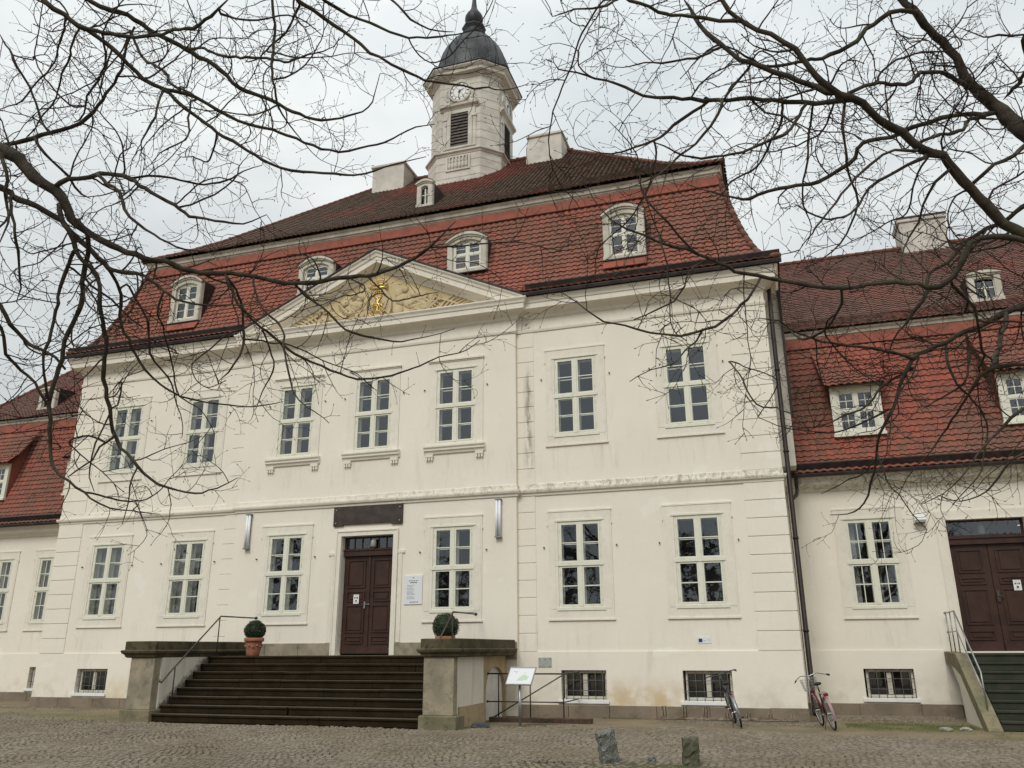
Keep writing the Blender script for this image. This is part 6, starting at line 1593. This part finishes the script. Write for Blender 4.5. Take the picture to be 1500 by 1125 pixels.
        e = pts[-1]; b_ = max(rs[-1] * 1.9, .0034)      # bud
        tw.tube([e - B, e + dd * .009 - B, e + dd * .022 - B], [rs[-1], b_, .0006], 4, cap=False)
        if level == 3:
            t = .12 + rnd.random() * .1; side = rnd.choice((-1, 1))
            while t < length * .98:
                i = min(int(t / seg), n - 1); q = pts[i]; tg = (pts[i + 1] - pts[i]).normalized(); vw = (q - CAM).normalized()
                sd = tg.cross(vw).normalized() * side + Vector((rnd.gauss(0, .4), rnd.gauss(0, .4), rnd.gauss(0, .4)))
                twig(q, (tg * rnd.uniform(.5, 1.1) + sd * .8).normalized(), rnd.uniform(.25, .75) * (1 - .4 * t / length), max(r * .52, .0038), 0)
                side = -side; t += rnd.uniform(.10, .26) / dens
        if level < 2:
            sp = (.12, .10)[level] / dens; t = sp * rnd.random() + .03; side = rnd.choice((-1, 1))
            while t < length * .97:
                i = min(int(t / seg), n - 1); q = pts[i]; tg = (pts[i + 1] - pts[i]).normalized()
                vw = (q - CAM).normalized(); sd = tg.cross(vw).normalized() * side + Vector((rnd.gauss(0, .35), rnd.gauss(0, .35), rnd.gauss(0, .35)))
                nd = (tg * rnd.uniform(.45, 1.0) + sd * rnd.uniform(.6, 1.0)).normalized()
                if level == 0: twig(q, nd, rnd.uniform(.12, .50) * (1 - .5 * t / length), max(r * .62, .0029), 1)
                else: twig(q, nd, rnd.uniform(.03, .15), .0023, 2)
                side = -side; t += sp * rnd.uniform(.5, 1.5)
    for L_, src in zip(lines, limbs):
        acc = 0; nxt = rnd.uniform(.05, .3); side = rnd.choice((-1, 1))
        for k in range(1, len(L_)):
            a, b = Vector(L_[k - 1][:3]), Vector(L_[k][:3]); acc += (b - a).length
            if acc < nxt: continue
            r = L_[k][3]; tg = (b - a).normalized(); vw = (b - CAM).normalized()
            sd = tg.cross(vw).normalized() * side + Vector((rnd.gauss(0, .4), rnd.gauss(0, .4), rnd.gauss(0, .4)))
            nd = (tg * rnd.uniform(.2, 1.1) + sd).normalized()
            big = rnd.random()
            l = rnd.uniform(.15, .6) if big < .5 else rnd.uniform(.5, 1.3)
            if r < .010: l *= .55
            if r > .045: l *= .8
            if r > .0085 and rnd.random() < .13:
                twig(b, nd, rnd.uniform(.9, 1.9), rnd.uniform(.0065, .0098), 3); side = -side; nxt = acc + rnd.uniform(.06, .2); continue
            twig(b, nd, l, min(max(.0038, r * .44), .0085) * (.8 if l < .3 else 1), 0 if l > .22 else 1)
            side = -side; nxt = acc + rnd.uniform(.08, .34) / dens
    for cc in leaders:
        for k in range(8, len(cc) - 1):
            if rnd.random() < .45:
                q = Vector(cc[k][:3]) + B; dd_ = Vector((rnd.gauss(0, .5), rnd.gauss(0, .3) - .35, rnd.gauss(.3, .4))) + away * .55
                twig(q, dd_.normalized(), rnd.uniform(.7, 1.9), min(.012, cc[k][3] * .4 + .003), 3)
    print(name, 'twig segments', cnt)
    put('crown', tw, M['twig'], o, recalc=False)
    return o
dl = px(-330, 60, 7.2); dr_ = px(1900, 560, 6.6)
build_tree('lime_tree', 'bare lime tree whose dark drooping branches enter the picture from the left', (dl.x - .5, dl.y - .6, 0), (dl.x, dl.y, dl.z + .4), LIMB_L, 7.2, 11, .86)
build_tree('lime_tree', 'bare lime tree with thick greenish limbs reaching in from the right edge', (dr_.x + .3, dr_.y - .3, 0), (dr_.x, dr_.y, dr_.z + 1.2), LIMB_R, 6.6, 23, 1.0)

# a belt of trees behind the photographer: only mirrored in the window panes
random.seed(77); wd = MB()
for k in range(26):
    bx = -85 + k * 7.6 + random.uniform(-2, 2); by = -74 + random.uniform(-8, 8); hh = random.uniform(9, 16)
    wd.tube([(bx, by, -.1), (bx + random.uniform(-.5, .5), by, hh * .5), (bx + random.uniform(-1, 1), by, hh * .9)], [.35, .22, .06], 6)
    for _ in range(420):
        a = random.random() * 6.28; u = random.random() ** .5; z = hh * random.uniform(.22, 1.05); rr = hh * .33 * u * (1.1 - abs(z / hh - .6)); s = random.uniform(.25, .8)
        c_ = Vector((bx + rr * math.cos(a), by + rr * math.sin(a), z)); e = Vector((random.gauss(0, 1), random.gauss(0, 1), random.gauss(0, 1))).normalized(); f_ = e.orthogonal().normalized()
        wd.face([c_ - e * s, c_ + f_ * s * .4, c_ + e * s, c_ - f_ * s * .4])
o = put('woodland', wd, simple('far_tree', (0.10, 0.10, 0.085), (0.14, 0.13, 0.11), 1, .9), recalc=False); tag(o, 'dark belt of trees across the forecourt, mirrored in the ground floor panes', 'woodland', kind='stuff')

# ================================================================== SKY AND LIGHT
w = bpy.data.worlds.new('World'); scene.world = w; w.use_nodes = True
nt = w.node_tree; N_ = nt.nodes; Lk = nt.links; bg = N_['Background']
SUN_EL, SUN_AZ = R_(43), R_(186)      # azimuth clockwise from +Y
sky = N_.new('ShaderNodeTexSky'); sky.sky_type = 'NISHITA'; sky.sun_disc = False; sky.sun_elevation = SUN_EL; sky.sun_rotation = SUN_AZ
tc = N_.new('ShaderNodeTexCoord')
mp = N_.new('ShaderNodeMapping'); mp.inputs['Scale'].default_value = (1, 1, 2.2); Lk.new(tc.outputs['Generated'], mp.inputs[0])
nz = N_.new('ShaderNodeTexNoise'); nz.inputs['Scale'].default_value = 1.7; nz.inputs['Detail'].default_value = 6; nz.inputs['Roughness'].default_value = .5; nz.inputs['Distortion'].default_value = .4; Lk.new(mp.outputs[0], nz.inputs['Vector'])
cr = N_.new('ShaderNodeValToRGB'); cr.color_ramp.elements[0].position = .36; cr.color_ramp.elements[0].color = (5.0, 5.4, 5.55, 1); cr.color_ramp.elements[1].position = .62; cr.color_ramp.elements[1].color = (7.3, 7.55, 7.42, 1)
Lk.new(nz.outputs['Fac'], cr.inputs[0])
# overcast sky: brighter towards the zenith
sx_ = N_.new('ShaderNodeSeparateXYZ'); Lk.new(tc.outputs['Generated'], sx_.inputs[0])
mr = N_.new('ShaderNodeMapRange'); mr.inputs[1].default_value = .25; mr.inputs[2].default_value = 1.0; mr.inputs[3].default_value = 1.0; mr.inputs[4].default_value = 1.9; Lk.new(sx_.outputs[2], mr.inputs[0])
ml = N_.new('ShaderNodeVectorMath'); ml.operation = 'SCALE'; Lk.new(cr.outputs[0], ml.inputs[0]); Lk.new(mr.outputs[0], ml.inputs['Scale'])
mx = N_.new('ShaderNodeMix'); mx.data_type = 'RGBA'; mx.inputs[0].default_value = .93; Lk.new(sky.outputs[0], mx.inputs[6]); Lk.new(ml.outputs[0], mx.inputs[7])
Lk.new(mx.outputs[2], bg.inputs[0]); bg.inputs[1].default_value = 0.10
sl = bpy.data.lights.new('sun', 'SUN'); sl.energy = 1.5; sl.angle = R_(20); sl.color = (1.0, 0.96, 0.90)
so = bpy.data.objects.new('sun', sl); COL.objects.link(so)
d = Vector((math.sin(SUN_AZ) * math.cos(SUN_EL), math.cos(SUN_AZ) * math.cos(SUN_EL), math.sin(SUN_EL)))
so.rotation_euler = (-d).to_track_quat('-Z', 'Y').to_euler(); so.location = d * 60
vs = scene.view_settings; vs.view_transform = 'Standard'; vs.look = 'None'; vs.gamma = 1; vs.exposure = 0; vs.use_curve_mapping = False
scene.render.engine = 'CYCLES'
scene.cycles.transparent_max_bounces = 24; scene.cycles.max_bounces = 8
